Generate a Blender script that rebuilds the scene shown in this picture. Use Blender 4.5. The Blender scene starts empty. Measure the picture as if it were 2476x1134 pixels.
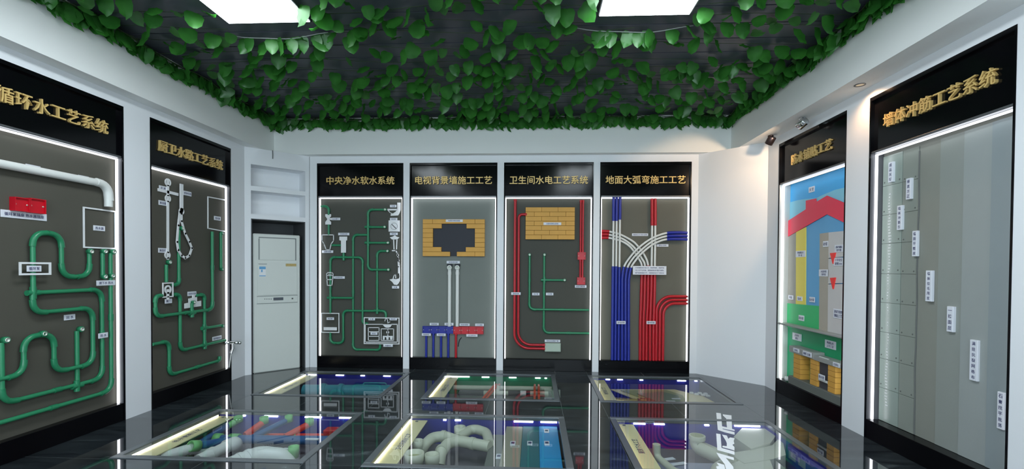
import bpy, math, random
from math import sin, cos, pi, radians
from mathutils import Vector, Matrix, Euler

C = bpy.context.scene.collection
SC = bpy.context.scene

# ------------------------------------------------------------------ camera
IMG_W, IMG_H = 2476.0, 1134.0
FPX, CXP, CYP = 1140.6, 1238.0, 665.77
YAW, PITCH, ROLL, EYE = radians(2.8), radians(-0.933), radians(0.354), 1.42
cam_data = bpy.data.cameras.new('camera')
cam_data.sensor_fit = 'HORIZONTAL'
cam_data.sensor_width = 36.0
cam_data.lens = FPX / IMG_W * 36.0
cam_data.shift_y = (CYP - IMG_H / 2) / IMG_W
cam_data.clip_start = 0.05
cam_data.clip_end = 60
cam = bpy.data.objects.new('camera', cam_data)
C.objects.link(cam)
cam.matrix_world = (Matrix.Translation((0, 0, EYE)) @ Matrix.Rotation(YAW, 4, 'Z')
                    @ Matrix.Rotation(pi / 2 + PITCH, 4, 'X') @ Matrix.Rotation(ROLL, 4, 'Z'))
SC.camera = cam

# ------------------------------------------------------------------ world, exposure
w = bpy.data.worlds.new('world')
SC.world = w
w.use_nodes = True
w.node_tree.nodes['Background'].inputs[0].default_value = (0.75, 0.86, 1.0, 1)
w.node_tree.nodes['Background'].inputs[1].default_value = 0.0
SC.view_settings.view_transform = 'Standard'
SC.view_settings.look = 'None'
SC.view_settings.gamma = 1.0
SC.view_settings.use_curve_mapping = False
SC.view_settings.exposure = -0.2
SC.cycles.use_denoising = True
SC.cycles.max_bounces = 10
SC.cycles.diffuse_bounces = 5
SC.cycles.glossy_bounces = 5
SC.cycles.transparent_max_bounces = 12
SC.cycles.sample_clamp_indirect = 6.0
SC.cycles.caustics_reflective = False
SC.cycles.caustics_refractive = False

PANEL_LIGHT = 19.0      # ceiling light boxes
LED_LIGHT = 4.5         # strips around the wall panels
PIT_LIGHT = 11.0         # strips inside the floor cases

# added fill light outside an invented window, brightens the beams and back wall
dl = bpy.data.lights.new('added_fill', 'AREA')
dl.shape = 'RECTANGLE'; dl.size = 5.0; dl.size_y = 2.7; dl.energy = 390.0; dl.color = (0.80, 0.91, 1.0)
dlo = bpy.data.objects.new('added_fill', dl); C.objects.link(dlo)
dlo.location = (-0.45, -2.95, 1.45); dlo.rotation_euler = (pi / 2, 0, 0)

# ------------------------------------------------------------------ room size (metres)
UL, UR, VB, VF = -3.752, 2.806, 6.487, -2.6
HP = 2.862              # top of the display panels
ZBEAM, ZCEIL = 2.96, 3.45
BL_U, BR_U, BB_V = -3.61, 2.565, 6.372   # inner faces of the dropped beam

random.seed(7)

# ------------------------------------------------------------------ materials
def nodes_of(m):
    m.use_nodes = True
    nt = m.node_tree
    return nt, nt.nodes, nt.links

def mat(name, col, rough=0.5, metal=0.0, ior=1.5, var=0.06, scale=6.0, bump=0.0, coat=0.0, spec=0.5):
    m = bpy.data.materials.new(name)
    nt, N, L = nodes_of(m)
    b = N['Principled BSDF']
    b.inputs['Roughness'].default_value = rough
    b.inputs['Metallic'].default_value = metal
    b.inputs['IOR'].default_value = ior
    b.inputs['Specular IOR Level'].default_value = spec
    b.inputs['Coat Weight'].default_value = coat
    b.inputs['Coat Roughness'].default_value = 0.05
    tc = N.new('ShaderNodeTexCoord')
    nz = N.new('ShaderNodeTexNoise')
    nz.inputs['Scale'].default_value = scale
    nz.inputs['Detail'].default_value = 4
    L.new(tc.outputs['Object'], nz.inputs['Vector'])
    mx = N.new('ShaderNodeMix'); mx.data_type = 'RGBA'
    mx.inputs[6].default_value = (*[c * (1 - var) for c in col], 1)
    mx.inputs[7].default_value = (*[min(1, c * (1 + var)) for c in col], 1)
    L.new(nz.outputs['Fac'], mx.inputs[0])
    L.new(mx.outputs[2], b.inputs['Base Color'])
    if bump:
        bp = N.new('ShaderNodeBump')
        bp.inputs['Strength'].default_value = bump
        bp.inputs['Distance'].default_value = 0.01
        n2 = N.new('ShaderNodeTexNoise'); n2.inputs['Scale'].default_value = scale * 12
        L.new(tc.outputs['Object'], n2.inputs['Vector'])
        L.new(n2.outputs['Fac'], bp.inputs['Height'])
        L.new(bp.outputs['Normal'], b.inputs['Normal'])
    return m

def emit(name, col, strength):
    m = bpy.data.materials.new(name)
    nt, N, L = nodes_of(m)
    N.remove(N['Principled BSDF'])
    e = N.new('ShaderNodeEmission')
    e.inputs['Color'].default_value = (*col, 1)
    e.inputs['Strength'].default_value = strength
    L.new(e.outputs[0], N['Material Output'].inputs[0])
    return m

def srgb(r, g, b):
    f = lambda c: (c / 255 / 12.92) if c / 255 <= 0.04045 else ((c / 255 + 0.055) / 1.055) ** 2.4
    return (f(r), f(g), f(b))

M = {}
M['wall'] = mat('white_wall_paint', (0.83, 0.845, 0.87), 0.55, var=0.015, scale=1.5, bump=0.02)
M['beam'] = mat('white_soffit_paint', (0.88, 0.89, 0.87), 0.6, var=0.015, scale=1.2)
M['ceil'] = mat('dark_slate_slats', (0.075, 0.082, 0.105), 0.45, var=0.15, scale=3)
M['black'] = mat('black_acrylic', (0.003, 0.003, 0.004), 0.12, var=0.1, spec=0.22)
M['jamb'] = mat('dark_grey_jamb', (0.10, 0.10, 0.11), 0.4)
M['jamb_white'] = mat('white_jamb', (0.62, 0.63, 0.60), 0.5)
M['plinth'] = mat('black_plinth', (0.002, 0.002, 0.003), 0.2, var=0.1, spec=0.15)
M['lip'] = mat('dark_aluminium_lip', (0.16, 0.17, 0.18), 0.35, metal=0.6)
M['gold'] = mat('gold_lettering', (0.80, 0.55, 0.20), 0.4, metal=0.25, var=0.1)
M['board_olive'] = mat('olive_grey_board', srgb(78, 76, 67), 0.75, var=0.08, scale=2.5, bump=0.03)
M['board_dark'] = mat('dark_green_grey_board', srgb(70, 71, 64), 0.75, var=0.07, scale=2.5, bump=0.03)
M['board_grey'] = mat('cement_grey_board', srgb(118, 124, 119), 0.8, var=0.06, scale=3, bump=0.05)
M['board_mid'] = mat('khaki_grey_board', srgb(98, 97, 86), 0.75, var=0.1, scale=2, bump=0.03)
M['green'] = mat('green_water_pipe', srgb(44, 134, 92), 0.35, var=0.06, scale=9)
M['greenfit'] = mat('green_pipe_fitting', srgb(38, 126, 86), 0.3, var=0.05, scale=9)
M['brassy'] = mat('pale_metal_insert', (0.62, 0.66, 0.58), 0.3, metal=0.5)
M['hole'] = mat('dark_bore', (0.02, 0.025, 0.02), 0.6)
M['white'] = mat('white_acrylic', (0.80, 0.81, 0.82), 0.4, var=0.02)
M['pvc'] = mat('white_pvc', (0.74, 0.75, 0.72), 0.35, var=0.03)
M['cream'] = mat('cream_pvc', srgb(206, 206, 186), 0.38, var=0.05, scale=5)
M['tag'] = mat('pale_name_tag', (0.72, 0.74, 0.80), 0.4, var=0.02)
M['ink'] = mat('navy_tag_ink', (0.03, 0.035, 0.12), 0.6, var=0.05)
M['red'] = mat('red_conduit', srgb(186, 18, 34), 0.32, var=0.05)
M['redbox'] = mat('red_junction_box', srgb(196, 12, 34), 0.4, var=0.06)
M['blue'] = mat('blue_conduit', srgb(24, 42, 150), 0.32, var=0.06)
M['bluebox'] = mat('blue_junction_box', srgb(18, 34, 146), 0.4, var=0.06)
M['brick'] = mat('yellow_wood_brick', srgb(214, 160, 72), 0.6, var=0.08, scale=10)
M['brickgap'] = mat('brown_brick_joint', srgb(120, 76, 28), 0.8)
M['navy'] = mat('navy_black_recess', (0.012, 0.014, 0.024), 0.6)
M['paleboxm'] = mat('pale_green_box', srgb(180, 196, 180), 0.5)
M['chrome'] = mat('chrome', (0.75, 0.77, 0.78), 0.12, metal=1.0, var=0.02)
M['steel'] = mat('brushed_aluminium', (0.13, 0.145, 0.155), 0.3, metal=0.3, var=0.05)
M['acwhite'] = mat('air_conditioner_white', (0.68, 0.71, 0.67), 0.35, var=0.015)
M['acseam'] = mat('grey_seam', (0.22, 0.24, 0.24), 0.5)
M['darkniche'] = mat('dark_niche_board', (0.075, 0.08, 0.085), 0.5)
M['screen'] = mat('grey_display', (0.09, 0.10, 0.12), 0.3)
M['energy_blue'] = mat('sky_blue_print', srgb(96, 160, 206), 0.5)
M['gold_sticker'] = mat('gold_sticker', srgb(190, 168, 110), 0.35, metal=0.4, var=0.3, scale=40)
M['sky'] = mat('sky_blue_paint', srgb(76, 178, 238), 0.55, var=0.04)
M['sky_pale'] = mat('pale_sky_paint', srgb(140, 208, 230), 0.55, var=0.04)
M['roofred'] = mat('crimson_roof_paint', srgb(240, 62, 88), 0.5, var=0.04)
M['wallblue'] = mat('house_blue_coating', srgb(102, 170, 216), 0.55, var=0.04)
M['strip_grey'] = mat('cement_strip', srgb(168, 166, 156), 0.8, var=0.08, bump=0.05)
M['strip_yellow'] = mat('yellow_coating', srgb(236, 218, 96), 0.55, var=0.04)
M['strip_tan'] = mat('tan_mortar', srgb(176, 168, 154), 0.8, var=0.06, bump=0.04)
M['tile_pale'] = mat('pale_wall_tile', srgb(208, 206, 204), 0.25, var=0.02)
M['strip_green'] = mat('green_coating', srgb(52, 186, 112), 0.5, var=0.04)
M['green_back'] = mat('deep_green_coating', srgb(22, 150, 98), 0.5, var=0.04)
M['wedge'] = mat('red_tile_wedge', srgb(244, 62, 58), 0.4)
M['counter'] = mat('grey_counter_slab', srgb(150, 152, 148), 0.5, var=0.08)
M['slab'] = mat('dark_grey_slab', srgb(104, 108, 102), 0.6, var=0.06)
M['tileglass'] = mat('pale_green_glazed_strip', srgb(150, 162, 154), 0.25, var=0.05)
M['plaster1'] = mat('grey_green_plaster', srgb(136, 142, 134), 0.7, var=0.05, bump=0.06)
M['plaster2'] = mat('warm_grey_plaster', srgb(134, 136, 128), 0.75, var=0.05, bump=0.08)
M['plaster3'] = mat('smooth_grey_plaster', srgb(140, 145, 140), 0.7, var=0.04, bump=0.05)
M['plaster4'] = mat('light_grey_plaster', srgb(150, 156, 154), 0.7, var=0.04, bump=0.04)
M['plaster5'] = mat('cool_grey_plaster', srgb(138, 148, 150), 0.6, var=0.04, bump=0.03)
M['seam'] = mat('dark_seam', (0.12, 0.125, 0.12), 0.7)
M['leaf'] = None
M['vine'] = mat('dull_vine_stem', srgb(52, 74, 40), 0.6)
M['wire'] = mat('grey_wire', (0.35, 0.37, 0.36), 0.4)
M['pit_blue'] = mat('ultramarine_lining', srgb(44, 44, 150), 0.45, var=0.06)
M['pit_green'] = mat('emerald_lining', srgb(20, 128, 84), 0.45, var=0.06)
M['pit_dark'] = mat('charcoal_lining', (0.05, 0.05, 0.06), 0.6)
M['pit_mud'] = mat('dull_purple_grey_lining', srgb(104, 98, 104), 0.7, var=0.1)
M['signboard'] = mat('cream_signboard', srgb(238, 226, 176), 0.4, var=0.03)
M['teal'] = mat('teal_pipe', srgb(66, 156, 174), 0.4, var=0.05)
M['ppr_green'] = mat('light_green_fitting', srgb(124, 196, 122), 0.4, var=0.06)
M['ppr_blue'] = mat('dull_blue_pipe', srgb(44, 92, 146), 0.4, var=0.06)
M['ppr_red'] = mat('salmon_red_pipe', srgb(224, 66, 58), 0.4, var=0.06)
M['orange'] = mat('orange_red_tube', srgb(236, 92, 56), 0.4, var=0.05)
M['board_teal'] = mat('dark_teal_coating', srgb(36, 104, 112), 0.5, var=0.06)
M['board_sky'] = mat('azure_coating', srgb(34, 148, 208), 0.5, var=0.05)
M['board_sand'] = mat('sandy_grey_coating', srgb(156, 152, 134), 0.6, var=0.06)
M['brassm'] = mat('brass_foil', srgb(214, 186, 110), 0.3, metal=0.7)
M['violet'] = mat('violet_grey_panel', srgb(132, 136, 160), 0.4)
M['pale_box'] = mat('pale_cream_block', srgb(206, 206, 190), 0.5, var=0.04)
M['sheet_cream'] = mat('cream_floor_sheet', srgb(232, 216, 160), 0.4)
M['sheet_olive'] = mat('olive_floor_sheet', srgb(160, 164, 118), 0.4)
M['sheet_grey'] = mat('grey_green_floor_sheet', srgb(112, 132, 116), 0.4)
M['sheet_rust'] = mat('rust_floor_sheet', srgb(140, 88, 66), 0.5)
M['letter_white'] = mat('white_lettering', (0.9, 0.92, 0.95), 0.5, var=0.01)
M['led'] = emit('led_strip_light', (0.93, 0.95, 1.0), LED_LIGHT)
M['pit_led'] = emit('warm_led_light', (1.0, 0.90, 0.62), PIT_LIGHT)
M['pit_led_cool'] = emit('cool_led_light', (0.93, 0.95, 1.0), PIT_LIGHT)
M['panel_light'] = emit('ceiling_panel_light', (0.84, 0.94, 1.0), PANEL_LIGHT)

def leaf_material():
    m = bpy.data.materials.new('ivy_leaf_green')
    nt, N, L = nodes_of(m)
    N.remove(N['Principled BSDF'])
    tc = N.new('ShaderNodeTexCoord')
    nz = N.new('ShaderNodeTexNoise'); nz.inputs['Scale'].default_value = 7.0
    L.new(tc.outputs['Object'], nz.inputs['Vector'])
    rp = N.new('ShaderNodeValToRGB')
    rp.color_ramp.elements[0].position = 0.3; rp.color_ramp.elements[0].color = (0.026, 0.15, 0.02, 1)
    rp.color_ramp.elements[1].position = 0.7; rp.color_ramp.elements[1].color = (0.06, 0.27, 0.04, 1)
    L.new(nz.outputs['Fac'], rp.inputs[0])
    d = N.new('ShaderNodeBsdfDiffuse'); t = N.new('ShaderNodeBsdfTranslucent'); g = N.new('ShaderNodeBsdfGlossy')
    g.inputs['Roughness'].default_value = 0.4
    g.inputs['Color'].default_value = (0.9, 1, 0.9, 1)
    L.new(rp.outputs[0], d.inputs[0])
    mu = N.new('ShaderNodeMix'); mu.data_type = 'RGBA'; mu.blend_type = 'MULTIPLY'; mu.inputs[0].default_value = 1
    mu.inputs[7].default_value = (1.0, 1.25, 0.9, 1)
    L.new(rp.outputs[0], mu.inputs[6]); L.new(mu.outputs[2], t.inputs[0])
    a = N.new('ShaderNodeMixShader'); a.inputs[0].default_value = 0.42
    L.new(d.outputs[0], a.inputs[1]); L.new(t.outputs[0], a.inputs[2])
    b = N.new('ShaderNodeMixShader'); b.inputs[0].default_value = 0.05
    L.new(a.outputs[0], b.inputs[1]); L.new(g.outputs[0], b.inputs[2])
    L.new(b.outputs[0], N['Material Output'].inputs[0])
    return m
M['leaf'] = leaf_material()

def glass_material():
    m = bpy.data.materials.new('clear_floor_glass')
    nt, N, L = nodes_of(m)
    N.remove(N['Principled BSDF'])
    t = N.new('ShaderNodeBsdfTransparent'); t.inputs[0].default_value = (0.93, 0.96, 0.96, 1)
    g = N.new('ShaderNodeBsdfGlossy'); g.inputs['Roughness'].default_value = 0.0
    f = N.new('ShaderNodeFresnel'); f.inputs['IOR'].default_value = 2.1
    x = N.new('ShaderNodeMixShader')
    ge = N.new('ShaderNodeNewGeometry'); fr = N.new('ShaderNodeMath'); fr.operation = 'SUBTRACT'; fr.inputs[0].default_value = 1.0
    L.new(ge.outputs['Backfacing'], fr.inputs[1])
    mu = N.new('ShaderNodeMath'); mu.operation = 'MULTIPLY'
    L.new(f.outputs[0], mu.inputs[0]); L.new(fr.outputs[0], mu.inputs[1])
    L.new(mu.outputs[0], x.inputs[0]); L.new(t.outputs[0], x.inputs[1]); L.new(g.outputs[0], x.inputs[2])
    L.new(x.outputs[0], N['Material Output'].inputs[0])
    return m
M['glass'] = glass_material()

def floor_material():
    m = bpy.data.materials.new('polished_black_marble_tile')
    nt, N, L = nodes_of(m)
    b = N['Principled BSDF']
    b.inputs['Roughness'].default_value = 0.035
    b.inputs['IOR'].default_value = 2.1
    tc = N.new('ShaderNodeTexCoord')
    mp = N.new('ShaderNodeMapping'); mp.inputs['Scale'].default_value = (0.55, 2.2, 1)
    mp.inputs['Rotation'].default_value = (0, 0, 0.25)
    L.new(tc.outputs['Object'], mp.inputs['Vector'])
    n1 = N.new('ShaderNodeTexNoise'); n1.inputs['Scale'].default_value = 3.2; n1.inputs['Detail'].default_value = 9
    n1.inputs['Roughness'].default_value = 0.62; n1.inputs['Distortion'].default_value = 1.2
    L.new(mp.outputs[0], n1.inputs['Vector'])
    r1 = N.new('ShaderNodeValToRGB')
    e = r1.color_ramp.elements
    e[0].position = 0.35; e[0].color = (0.010, 0.013, 0.016, 1)
    e[1].position = 0.62; e[1].color = (0.030, 0.038, 0.042, 1)
    k = r1.color_ramp.elements.new(0.74); k.color = (0.11, 0.135, 0.14, 1)
    L.new(n1.outputs['Fac'], r1.inputs[0])
    vo = N.new('ShaderNodeTexVoronoi'); vo.inputs['Scale'].default_value = 26; vo.inputs['Randomness'].default_value = 1
    L.new(tc.outputs['Object'], vo.inputs['Vector'])
    r2 = N.new('ShaderNodeValToRGB')
    r2.color_ramp.elements[0].position = 0.0; r2.color_ramp.elements[0].color = (1, 1, 1, 1)
    r2.color_ramp.elements[1].position = 0.10; r2.color_ramp.elements[1].color = (0, 0, 0, 1)
    L.new(vo.outputs['Distance'], r2.inputs[0])
    n3 = N.new('ShaderNodeTexNoise'); n3.inputs['Scale'].default_value = 2.3
    L.new(tc.outputs['Object'], n3.inputs['Vector'])
    r3 = N.new('ShaderNodeValToRGB')
    r3.color_ramp.elements[0].position = 0.55; r3.color_ramp.elements[0].color = (0, 0, 0, 1)
    r3.color_ramp.elements[1].position = 0.68; r3.color_ramp.elements[1].color = (0.5, 0.5, 0.5, 1)
    L.new(n3.outputs['Fac'], r3.inputs[0])
    mm = N.new('ShaderNodeMath'); mm.operation = 'MULTIPLY'
    L.new(r2.outputs[0], mm.inputs[0]); L.new(r3.outputs[0], mm.inputs[1])
    mx = N.new('ShaderNodeMix'); mx.data_type = 'RGBA'
    mx.inputs[7].default_value = (0.30, 0.33, 0.33, 1)
    L.new(mm.outputs[0], mx.inputs[0]); L.new(r1.outputs[0], mx.inputs[6])
    L.new(mx.outputs[2], b.inputs['Base Color'])
    return m
M['floor'] = floor_material()
M['grout'] = mat('pale_grout', (0.20, 0.22, 0.22), 0.7)

# ------------------------------------------------------------------ geometry helpers
def ray(px, py):
    x, y = px - CXP, py - CYP
    c, s = cos(-ROLL), sin(-ROLL)
    x, y = c * x - s * y, s * x + c * y
    X, Y, Z = x / FPX, -y / FPX, 1.0
    c, s = cos(PITCH), sin(PITCH)
    Y, Z = Y * c + Z * s, Z * c - Y * s
    return Vector((X * cos(YAW) - Z * sin(YAW), X * sin(YAW) + Z * cos(YAW), Y))

def atz(px, py, z):
    d = ray(px, py)
    t = (z - EYE) / d.z
    return Vector((d.x * t, d.y * t, z))

class MB:
    """collects shapes and links them as ONE mesh object"""
    def __init__(self):
        self.v, self.f, self.s = [], [], []
    def add(self, vs, fs, smooth=False):
        o = len(self.v)
        self.v += [Vector(p) for p in vs]
        for f in fs:
            self.f.append([i + o for i in f]); self.s.append(smooth)
        return self
    def box(self, x0, x1, y0, y1, z0, z1, P=None, b=0.0):
        P = P or (lambda a, b_, c: Vector((a, b_, c)))
        if x0 > x1: x0, x1 = x1, x0
        if y0 > y1: y0, y1 = y1, y0
        if z0 > z1: z0, z1 = z1, z0
        if b <= 0:
            vs = [P(x, y, z) for z in (z0, z1) for y in (y0, y1) for x in (x0, x1)]
            return self.add(vs, [(0, 2, 3, 1), (4, 5, 7, 6), (0, 1, 5, 4), (2, 6, 7, 3), (0, 4, 6, 2), (1, 3, 7, 5)])
        # bevelled in the x-y outline at both ends
        b = min(b, (x1 - x0) * .45, (y1 - y0) * .45, (z1 - z0) * .45)
        ring = lambda i: [(x0 + i, y0 + i + b), (x0 + i + b, y0 + i), (x1 - i - b, y0 + i), (x1 - i, y0 + i + b),
                          (x1 - i, y1 - i - b), (x1 - i - b, y1 - i), (x0 + i + b, y1 - i), (x0 + i, y1 - i - b)]
        vs = []
        for i, z in ((b, z0), (0, z0 + b), (0, z1 - b), (b, z1)):
            vs += [P(x, y, z) for x, y in ring(i)]
        fs = [tuple(range(7, -1, -1)), tuple(range(24, 32))]
        for k in range(3):
            for j in range(8):
                a, c = k * 8 + j, k * 8 + (j + 1) % 8
                fs.append((a, c, c + 8, a + 8))
        return self.add(vs, fs)
    def prism(self, poly, z0, z1, P=None):
        P = P or (lambda a, b_, c: Vector((a, b_, c)))
        n = len(poly)
        vs = [P(x, y, z0) for x, y in poly] + [P(x, y, z1) for x, y in poly]
        fs = [tuple(range(n - 1, -1, -1)), tuple(range(n, 2 * n))]
        fs += [(i, (i + 1) % n, (i + 1) % n + n, i + n) for i in range(n)]
        return self.add(vs, fs)
    def tube(self, pts, r, seg=12, cap=True, r_in=None):
        pts = [Vector(p) for p in pts]
        n = len(pts)
        rs = r if isinstance(r, (list, tuple)) else [r] * n
        T = []
        for i in range(n):
            d = (pts[min(i + 1, n - 1)] - pts[max(i - 1, 0)])
            T.append(d.normalized() if d.length > 1e-9 else Vector((0, 0, 1)))
        up = Vector((0, 0, 1)) if abs(T[0].z) < .9 else Vector((1, 0, 0))
        N_ = (up - T[0] * up.dot(T[0])).normalized()
        vs = []
        for i in range(n):
            if i:
                q = T[i - 1].rotation_difference(T[i])
                N_ = q @ N_
                N_ = (N_ - T[i] * N_.dot(T[i])).normalized()
            B = T[i].cross(N_)
            for k in range(seg):
                a = 2 * pi * k / seg
                vs.append(pts[i] + (N_ * cos(a) + B * sin(a)) * rs[i])
        fs = [(i * seg + k, i * seg + (k + 1) % seg, (i + 1) * seg + (k + 1) % seg, (i + 1) * seg + k)
              for i in range(n - 1) for k in range(seg)]
        self.add(vs, fs, True)
        if cap:
            self.add(vs[:seg], [tuple(range(seg - 1, -1, -1))])
            self.add(vs[-seg:], [tuple(range(seg))])
        return self
    def lathe(self, prof, c, axis, seg=20):
        """prof: (radius, height) pairs along axis from c; open ends are capped when radius > 0"""
        axis = Vector(axis).normalized(); c = Vector(c)
        up = Vector((0, 0, 1)) if abs(axis.z) < .9 else Vector((1, 0, 0))
        a1 = (up - axis * up.dot(axis)).normalized(); a2 = axis.cross(a1)
        vs = []
        for r, h in prof:
            for k in range(seg):
                a = 2 * pi * k / seg
                vs.append(c + axis * h + (a1 * cos(a) + a2 * sin(a)) * r)
        fs = [(i * seg + k, i * seg + (k + 1) % seg, (i + 1) * seg + (k + 1) % seg, (i + 1) * seg + k)
              for i in range(len(prof) - 1) for k in range(seg)]
        return self.add(vs, fs, True)
    def build(self, name, m, parent=None):
        me = bpy.data.meshes.new(name)
        base = wloc(parent)
        me.from_pydata([tuple(p - base) for p in self.v], [], self.f)
        me.polygons.foreach_set('use_smooth', self.s)
        if isinstance(m, str): m = M[m]
        me.materials.append(m)
        me.update()
        o = bpy.data.objects.new(name, me)
        C.objects.link(o)
        if parent: o.parent = parent
        if any(self.s) and not all(self.s):
            pass
        return o

def wloc(o):
    p = Vector((0, 0, 0))
    while o is not None:
        p += o.location
        o = o.parent
    return p

def tag(o, label, cat, group=None, kind=None):
    if label: o['label'] = label
    if cat: o['category'] = cat
    if group: o['group'] = group
    if kind: o['kind'] = kind
    return o

def thing(name, loc, label, cat, group=None):
    o = bpy.data.objects.new(name, None)
    C.objects.link(o)
    o.location = loc
    o.empty_display_size = 0.05
    return tag(o, label, cat, group)

def struct(name, mb, m, parent=None):
    o = mb.build(name, m, parent)
    if parent is None: o['kind'] = 'structure'
    return o

def fillet(pts, r, n=7):
    """round the corners of a polyline; returns the points and, for each corner, its slice of the list"""
    pts = [Vector(p) for p in pts]
    out, arcs = [pts[0]], []
    for i in range(1, len(pts) - 1):
        a, b, c = pts[i - 1], pts[i], pts[i + 1]
        d1, d2 = (a - b), (c - b)
        l1, l2 = d1.length, d2.length
        if l1 < 1e-6 or l2 < 1e-6: continue
        d1.normalize(); d2.normalize()
        ang = d1.angle(d2)
        if ang > pi - 0.02:
            out.append(b); continue
        rr = r[i - 1] if isinstance(r, (list, tuple)) else r
        cut = min(rr / math.tan(ang / 2), l1 * .49, l2 * .49)
        rr = cut * math.tan(ang / 2)
        p1, p2 = b + d1 * cut, b + d2 * cut
        cen = b + (d1 + d2).normalized() * (rr / sin(ang / 2))
        v1, v2 = p1 - cen, p2 - cen
        sw = v1.angle(v2)
        ax = v1.cross(v2).normalized()
        s = len(out)
        for k in range(n + 1):
            out.append(cen + Matrix.Rotation(sw * k / n, 3, ax) @ v1)
        arcs.append((s, len(out)))
    out.append(pts[-1])
    return out, arcs

# wall frames: s to the right as one faces the wall, t up, n out into the room
class Frame:
    def __init__(self, kind):
        self.k = kind
    def P(self, s, t, n=0.0):
        if self.k == 'L': return Vector((UL + n, s, t))
        if self.k == 'R': return Vector((UR - n, -s, t))
        return Vector((s, VB - n, t))
    def N(self):
        return {'L': Vector((1, 0, 0)), 'R': Vector((-1, 0, 0)), 'B': Vector((0, -1, 0))}[self.k]
    def S(self):
        return {'L': Vector((0, 1, 0)), 'R': Vector((0, -1, 0)), 'B': Vector((1, 0, 0))}[self.k]
    def px(self, x, y, n=0.0):
        d = ray(x, y); o = Vector((0, 0, EYE))
        if self.k == 'L': t = (UL + n) / d.x
        elif self.k == 'R': t = (UR - n) / d.x
        else: t = (VB - n) / d.y
        p = o + d * t
        s = {'L': p.y, 'R': -p.y, 'B': p.x}[self.k]
        return s, p.z

# ------------------------------------------------------------------ lettering
_tcache = {}
def text_shape(txt, extrude, bold, spacing=1.0, vertical=False):
    key = (txt, extrude, bold, spacing)
    if key in _tcache: return _tcache[key]
    cu = bpy.data.curves.new('lettering_curve', 'FONT')
    cu.body = txt; cu.size = 1.0; cu.extrude = extrude; cu.offset = bold
    cu.space_character = spacing
    cu.resolution_u = 2
    o = bpy.data.objects.new('lettering_curve', cu)
    C.objects.link(o)
    dg = bpy.context.evaluated_depsgraph_get(); dg.update()
    me = bpy.data.meshes.new_from_object(o.evaluated_get(dg))
    vs = [v.co.copy() for v in me.vertices]
    fs = [tuple(p.vertices) for p in me.polygons]
    bpy.data.objects.remove(o); bpy.data.curves.remove(cu); bpy.data.meshes.remove(me)
    if not vs: vs, fs = [Vector((0, 0, 0))], []
    x0, x1 = min(v.x for v in vs), max(v.x for v in vs)
    y0, y1 = min(v.y for v in vs), max(v.y for v in vs)
    _tcache[key] = (vs, fs, x0, x1, y0, y1)
    return _tcache[key]

def add_text(mb, P, txt, cx, cy, wmax, h, n0, thick=0.0008, bold=0.0, spacing=1.0, exact=False):
    """letters in the plane of P(s, t, n), centred on cx, cy, back face at n0"""
    vs, fs, x0, x1, y0, y1 = text_shape(txt, 0.5, bold, spacing)
    sy = h / (y1 - y0 + 1e-9)
    sx = wmax / (x1 - x0 + 1e-9) if exact else min(sy, wmax / (x1 - x0 + 1e-9))
    if not exact: sy = min(sy, sx)
    mx, my = (x0 + x1) / 2, (y0 + y1) / 2
    mb.add([P(cx + (v.x - mx) * sx, cy + (v.y - my) * sy, n0 + (v.z + 0.5) * thick) for v in vs], fs)

# ================================================================== THE ROOM
# floor cases: outer rims (u0, u1, v0, v1)
CASES = {'BL': (-3.12, -1.66, 5.02, 6.24), 'BM': (-1.225, 0.275, 5.01, 6.28), 'BR': (0.70, 2.19, 5.025, 6.27),
         'FL': (-3.12, -1.66, 3.30, 4.495), 'FM': (-1.230, 0.285, 3.27, 4.50), 'FR': (0.715, 2.19, 3.30, 4.515)}
def build_floor():
    us = [UL - .35, -3.12, -1.66, -1.2275, 0.28, 0.7075, 2.19, UR + .35]
    vs = [VF - .3, -1.0, 0.3, 1.9, 3.285, 4.503, 5.018, 6.264, VB + .35]
    mb, gr = MB(), MB()
    holes = {(1, 4), (3, 4), (5, 4), (1, 6), (3, 6), (5, 6)}
    g = 0.0014
    for i in range(len(us) - 1):
        for j in range(len(vs) - 1):
            if (i, j) in holes: continue
            uu = [us[i], us[i + 1]]
            if us[i + 1] - us[i] > 1.2: uu = [us[i], (us[i] + us[i + 1]) / 2, us[i + 1]]
            for a, b in zip(uu[:-1], uu[1:]):
                mb.add([(a + g, vs[j] + g, 0), (b - g, vs[j] + g, 0), (b - g, vs[j + 1] - g, 0), (a + g, vs[j + 1] - g, 0)], [(0, 1, 2, 3)])
            a, b = us[i], us[i + 1]
            gr.box(a, b, vs[j], vs[j + 1], -0.06, -0.0008)
    fl = struct('floor', mb, 'floor')
    struct('floor_grout', gr, 'grout', fl)
build_floor()

# ------------------------------------------------------------------ walls with the openings the panels stand in
PAN = {  # wall, s0, s1, recess
    'L1': ('L', 2.916, 4.136, .07), 'L2': ('L', 4.431, 5.650, .07),
    'B1': ('B', -3.060, -1.835, .08), 'B2': ('B', -1.747, -0.527, .08), 'B3': ('B', -0.435, 0.787, .08), 'B4': ('B', 0.875, 2.097, .08),
    'R1': ('R', -5.615, -4.430, .125), 'R2': ('R', -4.133, -2.920, .11)}
FR = {k: Frame(k) for k in 'LBR'}
def wall(name, k, s_lo, s_hi, openings):
    f = FR[k]
    mb = MB()
    cur = s_lo
    for a, b in sorted(openings):
        mb.box(cur, a, 0, HP, -0.2, 0, f.P)
        cur = b
    mb.box(cur, s_hi, 0, HP, -0.2, 0, f.P)
    mb.box(s_lo, s_hi, HP, ZCEIL + .1, -0.2, 0, f.P)
    mb.box(s_lo, s_hi, 0, ZCEIL + .1, -0.3, -0.2, f.P)
    return struct(name, mb, 'wall')
op = lambda k: [(v[1], v[2]) for v in PAN.values() if v[0] == k]
wall('wall_left', 'L', VF, 5.93, op('L'))
wall('wall_back', 'B', -3.165, 2.188, op('B'))
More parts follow.
